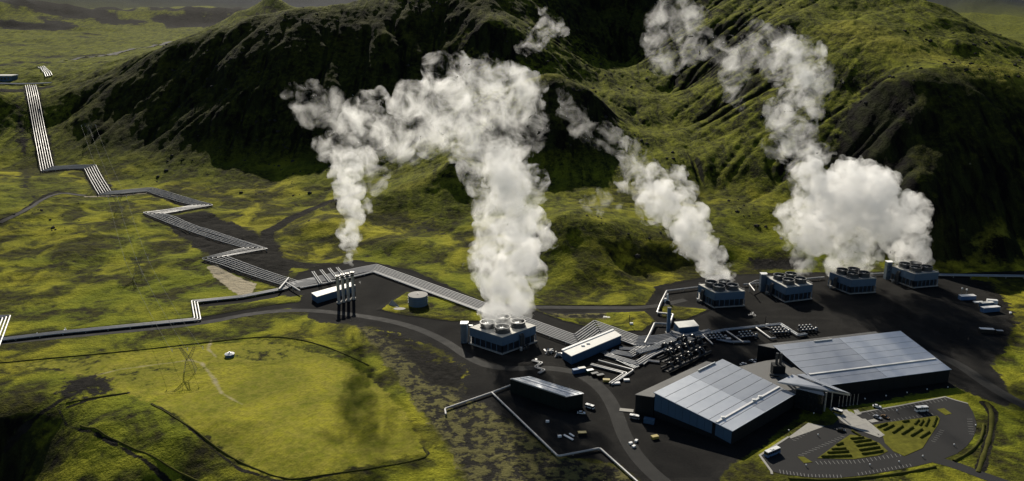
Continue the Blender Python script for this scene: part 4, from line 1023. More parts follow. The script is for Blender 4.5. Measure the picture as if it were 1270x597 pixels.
# ------------------------------------------------------------------ tank
b0 = G(517.3, 381.5); b0.y += 7
er = empty('storage_tank', b0, 'round grey storage tank with flat top on a grassy mound', 'tank')
MB().cyl(0, 0, 0, 7.6, 7.3, n=40).obj('shell', M['casing'], er, True); MB().cyl(0, 0, 7.62, 8.1, 7.35, 0.4, 40).obj('lid', M['concrete'], er, True); MB().cyl(0, 0, 8.1, 8.6, 0.5, n=8).obj('hatch', M['dark_steel'], er)
for k in range(3): MB().ring(0, 0, 1.9 + 1.9 * k, 2.05 + 1.9 * k, 7.42, 7.28, 40).obj('band', M['dark_steel'], er)
b0 = G(489, 379)
er = tag(MB().prism([(-4.5, 1.5), (-2, 3.2), (4, -2.6), (2.2, -3.4)], 0, [0.3, 3.6, 0.4, 0.2]).obj('retaining_wall', M['concrete']), 'sloping concrete wing wall left of the round tank', 'wall'); er.location = b0
b0 = G(495.5, 383.3)
er = tag(MB().prism([(4.5 * math.cos(t * 0.449), 2.6 * math.sin(t * 0.449)) for t in range(14)], -0.2, 0.25).obj('concrete_slab', M['paving']), 'pale oval concrete slab below the round tank', 'slab'); er.location = b0

# ------------------------------------------------------------------ exhaust stacks
SB = [G(420.6, 376.3), G(426.4, 374.6), G(432.3, 373.0), G(438.6, 371.3)]
er = empty('exhaust_stacks', SB[0], 'four tall slim exhaust stacks joined by a dark top gangway', 'chimney')
for p in SB:
    q = p - SB[0]
    st = MB().cyl(q.x, q.y, 0, 21, 1.25, 1.15, 16).obj('stack', M['galv'], er, True)
    MB().ring(q.x, q.y, 20.9, 21.9, 1.6, 0.95, 16).obj('collar', M['black_steel'], st)
    MB().cyl(q.x, q.y, 0, 1.2, 1.9, 1.9, 12).obj('plinth', M['concrete'], st)
q = SB[3] - SB[0]
MB().tube([(-1.5, -1.7, 19.8), (q.x + 1.5, q.y - 1.7, 19.8)], 0.45, 6).obj('gangway', M['black_steel'], er)

# ------------------------------------------------------------------ cooling towers
def cooling_tower(label, Fp, Rp, Lp, h, stair=None, stair_h=14.5, fan_r=4.9, risers=()):
    Fw, Rw, Lw = G(*Fp, h), G(*Rp, h), G(*Lp, h)
    root = empty('cooling_tower', (Fw.x, Fw.y, 0), label, 'cooling tower', 'cooling towers of the plant')
    u = Vector((Rw.x - Fw.x, Rw.y - Fw.y)); v = Vector((Lw.x - Fw.x, Lw.y - Fw.y))
    f, r, l, bk = (0, 0), tuple(u), tuple(v), tuple(u + v)
    q = [f, r, bk, l]; cen = (bk[0] / 2, bk[1] / 2)
    MB().prism([lerp(p, cen, -0.05) for p in q], -0.3, 0.9).obj('basin', M['concrete'], root)
    MB().prism([lerp(p, cen, 0.05) for p in q], 0.9, h * 0.52).obj('fill_core', M['black_steel'], root)
    MB().prism([lerp(p, cen, 0.012) for p in q], h * 0.5, h - 0.02).obj('upper_casing', M['casing'], root)
    MB().prism([lerp(p, cen, -0.006) for p in q], h, h + 0.35).obj('deck', M['deck'], root)
    for s, e, n in ((l, f, 6), (f, r, 6)):
        facade(root, s, e, h * 0.505, h - 0.05, h * 0.505, h - 0.05, n, M['casing'], 0.12, 0.05, 'casing_panel')
        for k in range(5):
            z0 = 1.1 + k * (h * 0.5 - 1.2) / 5
            d = (Vector(e) - Vector(s)).normalized(); nn = Vector((d.y, -d.x))
            s2, e2 = lerp(s, cen, 0.04), lerp(e, cen, 0.04)
            MB().hexa([(s2[0], s2[1], z0 + 0.25), (e2[0], e2[1], z0 + 0.25), (e2[0] + nn.x * 0.7, e2[1] + nn.y * 0.7, z0), (s2[0] + nn.x * 0.7, s2[1] + nn.y * 0.7, z0)],
                      [(s2[0], s2[1], z0 + 0.4), (e2[0], e2[1], z0 + 0.4), (e2[0] + nn.x * 0.7, e2[1] + nn.y * 0.7, z0 + 0.12), (s2[0] + nn.x * 0.7, s2[1] + nn.y * 0.7, z0 + 0.12)]).obj('louvre', M['louvre'], root)
        for k in range(7):
            p = lerp(s, e, k / 6)
            MB().box(p[0] - 0.25, p[0] + 0.25, p[1] - 0.25, p[1] + 0.25, 0.9, h * 0.5 - 0.02).obj('column', M['casing'], root)
    # handrail round the deck
    hr = [lerp(p, cen, 0.01) for p in q]
    MB().tube([(p[0], p[1], h + 1.4) for p in hr + hr[:1]], 0.06, 4).obj('handrail', M['galv'], root)
    for a in (0.27, 0.73):
        for b_ in (0.27, 0.73):
            c = u * a + v * b_
            fs = MB().ring(c.x, c.y, h + 0.35, h + 1.2, fan_r * 1.06, fan_r * 0.97, 28).ring(c.x, c.y, h + 1.2, h + 3.6, fan_r * 0.97, fan_r * 0.9, 28).ring(c.x, c.y, h + 3.6, h + 3.95, fan_r * 1.05, fan_r * 0.88, 28).obj('fan_stack', M['fan_ring'], root, True)
            fb = MB()
            for k in range(8):
                t = k * math.pi / 4; dx, dy = math.cos(t), math.sin(t)
                fb.hexa([(c.x + dx * 0.5 - dy * 0.3, c.y + dy * 0.5 + dx * 0.3, h + 2.4), (c.x + dx * fan_r * 0.86 - dy * 0.4, c.y + dy * fan_r * 0.86 + dx * 0.4, h + 2.4), (c.x + dx * fan_r * 0.86 + dy * 0.4, c.y + dy * fan_r * 0.86 - dx * 0.4, h + 2.6), (c.x + dx * 0.5 + dy * 0.3, c.y + dy * 0.5 - dx * 0.3, h + 2.6)],
                        [(c.x + dx * 0.5 - dy * 0.3, c.y + dy * 0.5 + dx * 0.3, h + 2.46), (c.x + dx * fan_r * 0.86 - dy * 0.4, c.y + dy * fan_r * 0.86 + dx * 0.4, h + 2.46), (c.x + dx * fan_r * 0.86 + dy * 0.4, c.y + dy * fan_r * 0.86 - dx * 0.4, h + 2.66), (c.x + dx * 0.5 + dy * 0.3, c.y + dy * 0.5 - dx * 0.3, h + 2.66)])
            fb.cyl(c.x, c.y, h + 2.2, h + 3.0, 0.7, n=10)
            fb.obj('fan', M['galv'], fs)
    for t, side in risers:
        s, e = (l, f) if side == 'L' else (f, r)
        d = (Vector(e) - Vector(s)).normalized(); nn = Vector((d.y, -d.x))
        for dt in (-0.03, 0.03):
            p = lerp(s, e, t + dt)
            MB().tube([(p[0] + nn.x * 5, p[1] + nn.y * 5, 0.8), (p[0] + nn.x * 2.2, p[1] + nn.y * 2.2, 0.8), (p[0] + nn.x * 1.4, p[1] + nn.y * 1.4, 1.8), (p[0] + nn.x * 1.4, p[1] + nn.y * 1.4, h * 0.72), (p[0] + nn.x * 0.9, p[1] + nn.y * 0.9, h * 0.8), (p[0] - nn.x * 0.5, p[1] - nn.y * 0.5, h * 0.8)], 0.85, 10).obj('riser_pipe', M['dark_steel'], root, True)
        p = lerp(s, e, t + 0.1)
        MB().cyl(p[0] + nn.x * 3.4, p[1] + nn.y * 3.4, 0, 2.4, 1.0, n=10).obj('pump', M['dark_steel'], root, True)
        p = lerp(s, e, t - 0.1)
        MB().cyl(p[0] + nn.x * 3.4, p[1] + nn.y * 3.4, 0, 2.4, 1.0, n=10).obj('pump', M['galv'], root, True)
    if stair:
        sw = G(*stair); x, y = sw.x - Fw.x, sw.y - Fw.y
        st = MB().prism([(x - 2.4, y - 2.2), (x + 0.6, y - 2.2), (x + 1.6, y - 1.8), (x + 2.2, y - 1.0), (x + 2.5, y), (x + 2.5, y + 2.4), (x - 2.4, y + 2.4)], -0.2, stair_h).obj('stair_tower', M['stair'], root, True)
        MB().prism([(x - 2.6, y - 2.4), (x + 0.6, y - 2.4), (x + 1.8, y - 2.0), (x + 2.4, y - 1.1), (x + 2.7, y), (x + 2.7, y + 2.6), (x - 2.6, y + 2.6)], stair_h + 0.02, stair_h + 0.5).obj('cap', M['roof_trim'], st)
        MB().box(x + 2.0, x + 5.5, y - 0.3, y + 0.7, h + 0.36, h + 0.55).obj('bridge', M['galv'], st)
    return root
cooling_tower('largest, nearest cooling tower with blue-grey casing under the huge middle steam column', (622.8, 419.2), (664.5, 404.5), (582.5, 406.5), 11.5, (576.3, 424.5), 13.5, 4.9, ((0.55, 'R'),))
cooling_tower('leftmost cooling tower of the back row, under the slanting plume', (886.9, 363.8), (924, 361.6), (866.3, 353.2), 11.5, None, 14, 4.4, ((0.35, 'L'),))
cooling_tower('cooling tower with four open fans and no steam', (975.4, 357.2), (1008, 353.4), (951, 344.2), 11.5, (945.5, 361), 14.0, 4.4, ((0.35, 'L'),))
cooling_tower('third cooling tower of the back row, left one under the broad plume', (1056.2, 347.6), (1087, 345.6), (1029.2, 337.8), 11.5, None, 14, 4.4, ((0.35, 'L'),))
cooling_tower('rightmost cooling tower of the back row, with rounded stair tower', (1135, 340.4), (1164.5, 338), (1106.2, 330.4), 11.5, (1100.4, 346), 14.5, 4.4, ((0.35, 'L'),))
# ------------------------------------------------------------------ roads and car park
ribbon('road', [(-60, 431), (100, 416), (250, 402), (310, 389), (370, 384), (430, 389), (500, 401), (548, 420), (590, 450), (625, 458), (680, 456), (716, 462)], 6.5, M['road'], 'dark gravel road running in from the left edge to the yard', 'road')
ribbon('road', [(716, 462), (745, 480), (762, 505), (775, 545), (800, 580), (840, 612)], 8, M['road'], 'worn road curving through the yard to the bottom edge', 'road')
ribbon('road', [(1150, 436), (1190, 452), (1225, 478), (1265, 501), (1310, 520)], 8, M['road'], 'road leaving the yard past the right turbine hall', 'road')
ribbon('road', [(1158, 570), (1185, 577), (1218, 590), (1290, 614)], 7, M['asphalt'], 'asphalt drive from the car park to the right edge', 'road', lift=0.09)
ribbon('road', [(660, 381), (740, 382), (806, 382), (850, 372)], 6, M['road'], 'dark road at the foot of the moss mounds', 'road')
ribbon('road', [tuple(G(p_, q_, 95)[:2]) + (0,) for p_, q_ in ((50, 84), (60, 82), (130, 72), (200, 60), (244, 54))], 13, M['asphalt'], 'dark road crossing the plain at upper left', 'road', lift=1.2, pix=False)
ribbon('path', [(0, 277), (32, 262), (48, 250), (70, 240), (106, 243)], 4.5, M['road'], 'dirt path winding below the zigzag pipes', 'path', lift=0.25)
Z8 = lambda pts: [(930 + x / 3.735, 480 + y / 3.735) for x, y in pts]
lot = G2(Z8([(46, 318), (100, 392), (170, 408), (300, 421), (400, 423), (520, 412), (640, 393), (760, 370), (870, 345), (960, 310), (1005, 275), (1032, 240), (1046, 205), (1050, 170), (1035, 120), (1010, 78), (905, 47), (500, 122), (430, 130), (385, 175), (345, 182), (270, 167), (180, 232)]))
lot_o = sheet('car_park', lot, 0.10, M['asphalt'], 'fan-shaped asphalt car park in front of the halls', 'car park', thick=0.3)
def kerb(name, px, w, mat, z=0.22):
    P = [Vector(p) for p in px]
    A_, B_ = offset_line(P, w / 2), offset_line(P, -w / 2)
    o = MB()
    for i in range(len(P) - 1): o.hexa([(*A_[i], 0), (*A_[i + 1], 0), (*B_[i + 1], 0), (*B_[i], 0)], [(*A_[i], z), (*A_[i + 1], z), (*B_[i + 1], z), (*B_[i], z)])
    return o.obj(name, mat)
k_ = kerb('kerb', G2(Z8([(180, 232), (46, 318), (100, 392), (102, 405)])), 1.1, M['paving']); tag(k_, 'pale kerb round the left corner of the car park', 'kerb', kind='structure')
k_ = kerb('kerb', G2(Z8([(500, 122), (700, 87), (905, 47), (950, 62), (1010, 78)])), 1.0, M['paving']); tag(k_, 'pale kerb along the back of the car park before the right hall', 'kerb', kind='structure')
isl1 = G2(Z8([(312, 332), (370, 290), (420, 252), (465, 222), (530, 232), (600, 262), (640, 300), (600, 318), (480, 336)]))
isl2 = G2(Z8([(560, 180), (640, 165), (760, 150), (868, 135), (880, 150), (872, 175), (835, 230), (800, 285), (715, 322), (665, 300), (625, 262), (615, 225)]))
for isl, lb in ((isl1, 'left grass island of the car park with hedge rows'), (isl2, 'right grass island of the car park with hedge rows')):
    sheet('grass_island', isl, 0.24, M['turf'], lb, 'grass island', thick=0.2)
sheet('grass_island', G2(Z8([(865, 105), (900, 100), (935, 125), (905, 132)])), 0.24, M['turf'], 'small oval grass island at the right end of the car park', 'grass island', thick=0.2)
sheet('grass_island', G2(Z8([(220, 325), (250, 325), (290, 350), (250, 355)])), 0.24, M['turf'], 'small pointed grass island at the left end of the car park', 'grass island', thick=0.2)
sheet('forecourt', G2(Z8([(365, 100), (400, 100), (470, 118), (560, 175), (625, 225), (600, 236), (470, 190), (425, 160), (390, 125)])), 0.27, M['concrete'], 'pointed paved forecourt leading from the canopy to the hedge islands', 'pavement', thick=0.2)
for q in ([(430, 165), (500, 150), (540, 172), (470, 188)], [(425, 110), (450, 107), (470, 135), (440, 140)], [(480, 110), (500, 107), (518, 128), (490, 133)], [(545, 158), (575, 150), (597, 162), (565, 168)], [(515, 150), (535, 150), (620, 222), (600, 230)], [(470, 190), (490, 186), (600, 222), (592, 234)]):
    sheet('paving_strip', G2(Z8(q)), 0.31, M['paving'], 'pale paving strip in the pointed forecourt', 'pavement', thick=0.03)
sheet('pavement', G2(Z8([(270, 168), (345, 183), (330, 190), (190, 240), (180, 233)])), 0.2, M['paving'], 'pale pavement at the front of the left hall', 'pavement', thick=0.15)
# bay markings
mk = MB()
def bays(p0, p1, n, d0, d1):
    a, b = [G(*Z8([p])[0]) for p in (p0, p1)]
    e, f = [G(*Z8([p])[0]) for p in (d0, d1)]
    for i in range(n + 1):
        t = i / n; s = a.lerp(b, t); q = e.lerp(f, t); u = (q - s).normalized(); w = Vector((-u.y, u.x, 0)) * 0.11
        mk.add([(*(s - w)[:2], 0.106), (*(s + w)[:2], 0.106), (*(q + w)[:2], 0.106), (*(q - w)[:2], 0.106)], [(0, 1, 2, 3)])
bays((305, 345), (480, 340), 9, (318, 360), (490, 356)); bays((500, 338), (690, 308), 10, (512, 354), (700, 322))
bays((138, 384), (250, 402), 7, (142, 402), (255, 416)); bays((270, 405), (420, 408), 9, (272, 418), (424, 422)); bays((500, 398), (740, 357), 14, (506, 411), (748, 369))
bays((225, 315), (420, 228), 13, (250, 318), (440, 234)); bays((540, 118), (900, 52), 20, (556, 130), (912, 64)); bays((650, 152), (840, 122), 11, (660, 162), (850, 132)); bays((195, 245), (260, 205), 5, (215, 250), (278, 212))
bays((880, 200), (840, 250), 6, (900, 205), (860, 256)); bays((1030, 150), (1040, 220), 6, (1005, 150), (1015, 218))
mo = mk.obj('bay_markings', M['paint'], lot_o); mo['kind'] = 'stuff'
# hedges
rnd = random.Random(5)
rows_l = [((400, 272), (432, 262)), ((378, 292), (446, 287)), ((358, 308), (458, 301)), ((330, 326), (472, 322)), ((465, 243), (528, 236)), ((480, 258), (562, 247)), ((492, 276), (588, 263)), ((506, 296), (602, 281)), ((518, 314), (618, 299))]
rows_r = [((590, 191), (636, 171)), ((618, 203), (666, 178)), ((660, 216), (708, 182)), ((702, 222), (756, 188)), ((745, 230), (798, 197)), ((788, 238), (832, 209)), ((706, 165), (738, 160)), ((762, 176), (782, 153)), ((786, 181), (802, 155)), ((812, 184), (828, 148)), ((846, 187), (864, 141)), ((470, 205), (515, 232))]
HL = {'left': ['short one at the left tip of its back', 'second of the left column from the back', 'third of the left column from the back', 'front one of the left column, nearest the bays', 'back one of the right column', 'second of the right column from the back', 'middle one of the right column', 'fourth of the right column from the back', 'front one of the right column'],
      'right': ['leftmost of the front row', 'second from left in the front row', 'third from left in the front row', 'fourth from left in the front row', 'fifth from left in the front row', 'rightmost of the front row', 'short flat one at the back left', 'second of the back row', 'third of the back row', 'fourth of the back row', 'long one at the far right of the back row', 'lone one beside the pointed forecourt']}
for side, rows in (('left', rows_l), ('right', rows_r)):
    for hi_, (p, q) in enumerate(rows):
        a, b = [G(*Z8([s])[0]) for s in (p, q)]
        L = (b - a).length; u = (b - a) / L; w = Vector((-u.y, u.x, 0)); n = max(6, int(L / 0.7)); m = 6
        vs = []; fs = []
        for i in range(n + 1):
            for j in range(m + 1):
                t = j / m * math.pi; k = 1 + 0.22 * (rnd.random() - 0.5); e = 0.45 if i in (0, n) else 1.0
                vs.append(tuple(u * (i / n * L) + w * math.cos(t) * 0.6 * k * e + Vector((0, 0, 0.2 + 0.9 * math.sin(t) ** 0.6 * k * (0.8 if i in (0, n) else 1)))))
        for i in range(n):
            for j in range(m): fs.append((i * (m + 1) + j, i * (m + 1) + j + 1, (i + 1) * (m + 1) + j + 1, (i + 1) * (m + 1) + j))
        fs += [tuple(range(m, -1, -1)), tuple(n * (m + 1) + j for j in range(m + 1))]
        o = mesh_obj('hedge', vs, fs, M['hedge']); o.location = a
        tag(o, ('hedge on the %s island, %s' % (side, HL[side][hi_])), 'hedge', 'hedge rows on the %s island' % side)
# flag poles and bollards
ORD = ['leftmost', 'second from left', 'third from left', 'fourth from left', 'fifth from left', 'rightmost']
for fi_, x in enumerate((1040, 1044.8, 1049.5, 1053.8, 1058.2, 1063)):
    p = G(x, 504.6 - (x - 1040) * 0.12)
    o = empty('flag_pole', p, 'slim pale pole before the right hall, %s of six near the canopy' % ORD[fi_], 'pole', 'row of slim poles by the canopy')
    MB().cyl(0, 0, 0.3, 6.5, 0.16, 0.1, 8).obj('shaft', M['galv'], o); MB().cyl(0, 0, 0, 0.3, 0.4, n=8).obj('footing', M['concrete'], o)
bl = [(180, 210), (315, 230), (260, 371), (690, 355), (555, 369), (945, 276), (1045, 186), (680, 118), (630, 49), (727, 34), (820, 19), (916, 9), (532, 63), (800, 329), (295, 130)]
BLB = ['on the grass in front of the left hall wall', 'in the left bays nearest the forecourt', 'near the long coach at the lower left', 'at the bottom of the right grass island', 'at the bottom of the left grass island', 'on the lower right asphalt', 'at the far right edge of the car park', 'between the silver car and the minibus',
       'second from left along the right hall wall', 'third from left along the right hall wall', 'fourth from left along the right hall wall', 'rightmost along the right hall wall', 'nearest the slim poles by the right hall', 'where the drive leaves the car park', 'in the shade at the corner of the left hall']
pr = None
for bi_, b_ in enumerate(bl):
    p = G(*Z8([b_])[0])
    if pr is None:
        pr = empty('lamp_bollard', p, 'small white lamp bollard ' + BLB[0], 'bollard', 'lamp bollards round the car park')
        MB().cyl(0, 0, 0, 0.9, 0.16, n=8).obj('post', M['dark_steel'], pr); MB().cyl(0, 0, 0.9, 1.35, 0.34, n=8).dome(0, 0, 1.35, 0.34, 0.2, 8, 3).obj('lamp_head', M['white'], pr)
    else:
        c = copy_tree(pr); c.location = p; c['label'] = 'small white lamp bollard ' + BLB[bi_]

# ------------------------------------------------------------------ vehicles
def vehicle(name, label, px, py, ang, L, W, Hh, mat, kind='car', cat='car', group=None):
    p = G(px, py); p.z = 0.1
    o = empty(name, p, label, cat, group, math.radians(ang))
    l, w = L / 2, W / 2
    if kind == 'car':
        prof = [(-l, 0.35), (-l, 0.85), (-l * 0.86, 0.95), (l * 0.45, 0.92), (l * 0.95, 0.75), (l, 0.4)]
        cab = [(-l * 0.8, 0.95), (-l * 0.55, Hh), (l * 0.12, Hh), (l * 0.45, 0.93)]
    else:
        prof = [(-l, 0.35), (-l, Hh * 0.48), (l * 0.985, Hh * 0.48), (l, 0.35)]
        cab = [(-l, Hh * 0.5), (-l * 0.985, Hh * 0.9), (l * 0.93, Hh * 0.9), (l * 0.985, Hh * 0.5)]
    def ext(pf, ww, ww2=None):
        n = len(pf); ww2 = ww if ww2 is None else ww2
        m = MB(); zs = [z for _, z in pf]; zm, zM = min(zs), max(zs)
        wz = lambda z: ww + (ww2 - ww) * ((z - zm) / (zM - zm + 1e-9))
        m.add([(x, -wz(z), z) for x, z in pf] + [(x, wz(z), z) for x, z in pf], [tuple(range(n)), tuple(range(2 * n - 1, n - 1, -1))] + [(i, n + i, n + (i + 1) % n, (i + 1) % n) for i in range(n)])
        return m
    ext(prof, w).obj('body', mat, o)
    ext(cab, w * 0.97, w * 0.82 if kind == 'car' else w * 0.95).obj('windows', M['glass'], o)
    if kind == 'car': MB().box(-l * 0.53, l * 0.1, -w * 0.8, w * 0.8, Hh + 0.005, Hh + 0.05).obj('roof', mat, o)
    else: MB().box(-l * 0.98, l * 0.93, -w * 0.96, w * 0.96, Hh * 0.9 + 0.01, Hh).obj('roof', M['white'], o); MB().box(-l * 0.3, l * 0.1, -w * 0.5, w * 0.5, Hh + 0.01, Hh + 0.25).obj('roof_unit', M['white'], o)
    if kind == 'bus':
        for i in range(6):
            x = -l * 0.9 + i * L * 0.16
            for sy in (-1, 1): MB().box(x - 0.08, x + 0.08, sy * w * 0.975 - 0.03, sy * w * 0.975 + 0.03, Hh * 0.5, Hh * 0.9).obj('window_pillar', mat, o)
    for sx in (-0.62, 0.64):
        for sy in (-1, 1):
            r = 0.34 if kind == 'car' else 0.46
            wv = MB(); n = 12
            wv.add([(l * sx + r * math.cos(2 * math.pi * i / n), sy * w * 0.92 - 0.12, r + r * math.sin(2 * math.pi * i / n)) for i in range(n)] + [(l * sx + r * math.cos(2 * math.pi * i / n), sy * w * 0.92 + 0.12, r + r * math.sin(2 * math.pi * i / n)) for i in range(n)],
                   [tuple(range(n)), tuple(range(2 * n - 1, n - 1, -1))] + [(i, (i + 1) % n, n + (i + 1) % n, n + i) for i in range(n)])
            wv.obj('wheel', M['rubber'], o)
    for sy in (-0.7, 0.7): MB().box(l * 0.985 if kind != 'car' else l * 0.93, l + 0.03, w * sy - 0.2, w * sy + 0.2, 0.55, 0.72).obj('headlight', M['white'], o)
    return o
vehicle('bus', 'long blue and white coach parked at the left corner of the car park', 957.5, 564.5, 32, 9.5, 2.5, 3.3, M['blue'], 'bus', 'bus')
vehicle('bus', 'white minibus parked alone on the right side of the car park', 1142.5, 510.5, 8, 7.0, 2.3, 3.0, M['white'], 'bus', 'bus')
vehicle('car', 'white car parked nearest the right hall in the car park', 1087.5, 505.5, -20, 4.4, 1.8, 1.5, M['white'])
vehicle('car', 'silver car parked beside the pale paving strip', 1088, 519, -50, 4.5, 1.8, 1.5, M['carsilver'])
vehicle('car', 'bronze car parked right of the silver car', 1097.5, 518.5, -50, 4.3, 1.8, 1.5, M['carbrown'])
vehicle('car', 'black car parked left of the pointed forecourt', 1043, 535, -15, 4.5, 1.8, 1.5, M['carblack'])
vehicle('van', 'yellow van parked at the foot of the canopy column', 1038.5, 513, -40, 5.4, 2.1, 2.4, M['yellow'], 'van', 'van')
vehicle('van', 'white van beside the right end of the dark warehouse', 731.5, 506.5, -35, 5.2, 2.0, 2.1, M['white'], 'van', 'van')
vehicle('car', 'white car in the shadow at the right end of the dark warehouse', 721, 513.5, -10, 4.4, 1.8, 1.5, M['white'])
vehicle('van', 'grey van in the shade at the left corner of the left hall', 787, 519.5, -20, 5.4, 2.1, 2.2, M['carsilver'], 'van', 'van')
vehicle('car', 'white car beside the link building behind the left hall', 922, 453, 20, 4.4, 1.8, 1.5, M['white'])
vehicle('car', 'silver car beside the annex of the right hall', 933.5, 449.5, -50, 4.4, 1.8, 1.5, M['carsilver'])
vehicle('car', 'dark car next to the silver car by the right hall annex', 937.5, 449, -50, 4.4, 1.8, 1.5, M['carblack'])

# ------------------------------------------------------------------ containers, skips, crates
def container(label, px, py, ang, L, W, Hh, mat, name='container', cat='container', top=None):
    p = G(px, py); o = empty(name, p, label, cat, None, math.radians(ang)); l, w = L / 2, W / 2
    MB().box(-l, l, -w, w, 0.15, Hh).obj('body', mat, o)
    MB().box(-l - 0.05, l + 0.05, -w - 0.05, w + 0.05, Hh + 0.01, Hh + 0.18).obj('roof', top or M['white'], o)
    for i in range(int(L / 1.2)):
        x = -l + 0.6 + i * 1.2; MB().box(x - 0.15, x + 0.15, -w - 0.08, -w - 0.005, 0.3, Hh - 0.15).obj('rib', mat, o)
    for x in (-l * 0.8, l * 0.8): MB().box(x - 0.3, x + 0.3, -w * 0.9, w * 0.9, 0, 0.14).obj('skid', M['dark_steel'], o)
    return o
container('long white-roofed trailer nearest the camera in the right yard group', 1227.5, 386.5, 12, 14, 3.4, 3.6, M['blue'])
container('grey-roofed container behind the long trailer in the right yard', 1223, 380.5, 12, 10, 3.2, 3.4, M['wall_blue'], top=M['white_roof'])
container('small white container farthest back in the right yard group', 1230, 376.5, -15, 7, 3, 2.8, M['white'])
container('flat white slab-like unit left of the containers in the right yard', 1213.5, 375.5, 0, 7, 3, 0.6, M['white'])
container('white site cabin with roof units beside two white poles at the right yard', 1199, 371.5, 6, 12, 4, 3.2, M['blue'])
container('small dark unit with white roof in the lower right yard', 1223, 413, -8, 9, 3, 3.0, M['black_steel'])
container('small dark box right of the white-roofed unit in the lower right yard', 1239, 413.5, -8, 4.2, 2.2, 2.0, M['black_steel'], top=M['galv'])
container('blue container standing against the shaded wall of the long building', 714.5, 463, 20, 4.5, 2.4, 2.6, M['blue'], top=M['blue'])
container('blue container with pale lid right of the other by the long building', 721.5, 461.5, 20, 4.5, 2.4, 2.8, M['blue'], top=M['white_roof'])
container('green skip with pale lid in front of the long building', 731.5, 462.5, 22, 4.4, 2.2, 1.9, M['green'], 'skip', 'skip', M['galv'])
container('black skip right of the green skip', 737.5, 466, 22, 4.4, 2.2, 1.7, M['black_steel'], 'skip', 'skip', M['dark_steel'])
container('black skip nearest the yellow crate', 744.5, 468, 22, 4.4, 2.2, 1.7, M['black_steel'], 'skip', 'skip', M['dark_steel'])
container('yellow crate at the end of the row of skips', 752, 473.5, -5, 4, 2.4, 1.4, M['yellow'], 'crate', 'crate', M['yellow'])
container('white pallet stack right of the yellow crate', 763.5, 476.5, 5, 5, 2.2, 0.9, M['white'], 'pallet_stack', 'pallets')
container('white pallet stack near the hairpin pipes', 777, 472.5, 5, 3.4, 2.0, 0.9, M['white'], 'pallet_stack', 'pallets')
container('yellow skip in front of the left turbine hall', 812, 544, 20, 3.6, 2.2, 1.4, M['yellow'], 'skip', 'skip', M['yellow'])
container('grey container in the shade against the left hall wall', 805, 525, -22, 5.6, 2.6, 2.6, M['wall_blue'], top=M['wall_blue'])
container('yellow and black skip in the yard below the dark warehouse', 722, 539.5, 5, 4.4, 2.2, 1.5, M['carblack'], 'skip', 'skip', M['yellow'])
container('long white beam stack in the yard below the dark warehouse', 705, 543.5, -48, 6.5, 1.0, 0.5, M['white'], 'beam_stack', 'beams')
container('shorter white beam stack beside the long one', 709, 540.5, -55, 3.5, 0.8, 0.5, M['white'], 'beam_stack', 'beams')
container('white slab on the ground at the left end of the left hall', 777, 509.5, -12, 7.5, 3.2, 0.2, M['paving'], 'slab', 'slab', M['paving'])
for i, (px, py, lb) in enumerate(((679, 524, 'small white crate on the grass patch below the warehouse'), (694, 542.5, 'tiny white crate left of the beam stacks'), (782, 551, 'white crate left of the yellow skip'), (786, 555, 'second white crate, nearest the yard road'),
                                  (789, 548, 'white crate closest to the left hall shadow'), (1253, 389, 'small white box at the edge of the right yard'), (665, 447.5, 'white valve box above the zigzag pipe'))):
    container(lb, px, py, 15 * i, 1.8, 1.2, 0.9, M['white'], 'crate', 'crate')
for i, (px, py, h) in enumerate(((1192, 366, 5), (1198, 366, 4))):
    p = G(px, py); o = empty('signal_pole', p, 'thin pole with white head behind the site cabin, %s of two' % ('taller' if i == 0 else 'shorter'), 'pole')
    MB().cyl(0, 0, 0, h, 0.12, n=6).obj('shaft', M['galv'], o); MB().box(-0.5, 0.5, -0.5, 0.5, h, h + 0.9).obj('head', M['white'], o)

# ------------------------------------------------------------------ black pipe manifolds and valve skids
def manifold(label, p0, p1, n, h, seed):
    a, b = G(*p0), G(*p1); r_ = random.Random(seed)
    o = empty('pipe_manifold', a, label, 'pipework', 'black pipe manifolds')
    d = b - a; L = d.length; u = d / L; w = Vector((u.y, -u.x, 0))
    MB().prism([tuple((u * x + w * y)[:2]) for x, y in ((-2, -3.4), (L + 2, -3.4), (L + 2, 3.4), (-2, 3.4))], 0, 0.5).obj('slab', M['black_steel'], o)
    for y in (-3.0, 3.0): MB().tube([tuple(u * -2.5 + w * y + Vector((0, 0, 1.5))), tuple(u * (L + 2.5) + w * y + Vector((0, 0, 1.5)))], 0.75, 8).obj('header', M['black_steel'], o, True)
    for i in range(n):
        x = L * (i + 0.5 + r_.uniform(-0.28, 0.28)) / n; hh = h * r_.uniform(0.6, 1.15); R = r_.uniform(0.7, 1.1)
        pts = [u * x + w * 3.0 + Vector((0, 0, 1.5))]
        for k in range(7):
            t = math.pi * k / 6; pts.append(u * x + w * (2.0 * math.cos(t)) + Vector((0, 0, hh - 2.0 + 2.0 * math.sin(t))))
        pts.append(u * x - w * 3.0 + Vector((0, 0, 1.5)))
        MB().tube([tuple(p) for p in pts], R, 8).obj('bend_pipe', M['black_gloss'], o, True)
        if i % 2: q = u * (x + 0.9); MB().cyl(q.x, q.y, 0.5, hh * 0.6, 0.9, n=10).dome(q.x, q.y, hh * 0.6, 0.9, 0.6, 10, 3).obj('valve_drum', M['dark_steel'], o, True)
    return o
M['black_gloss'] = plain_mat('black_gloss_steel', (0.03, 0.03, 0.032), 0.25, 0.2, 0.3, 0.8)
manifold('black pipe manifold of the cluster farthest from the left hall', (822, 437), (862, 420), 5, 4.8, 1)
manifold('black pipe manifold in the middle of the cluster behind the left hall', (823, 448), (868, 428), 6, 5.2, 2)
manifold('black pipe manifold of the cluster nearest the left hall', (828, 460), (874, 438), 6, 4.8, 3)
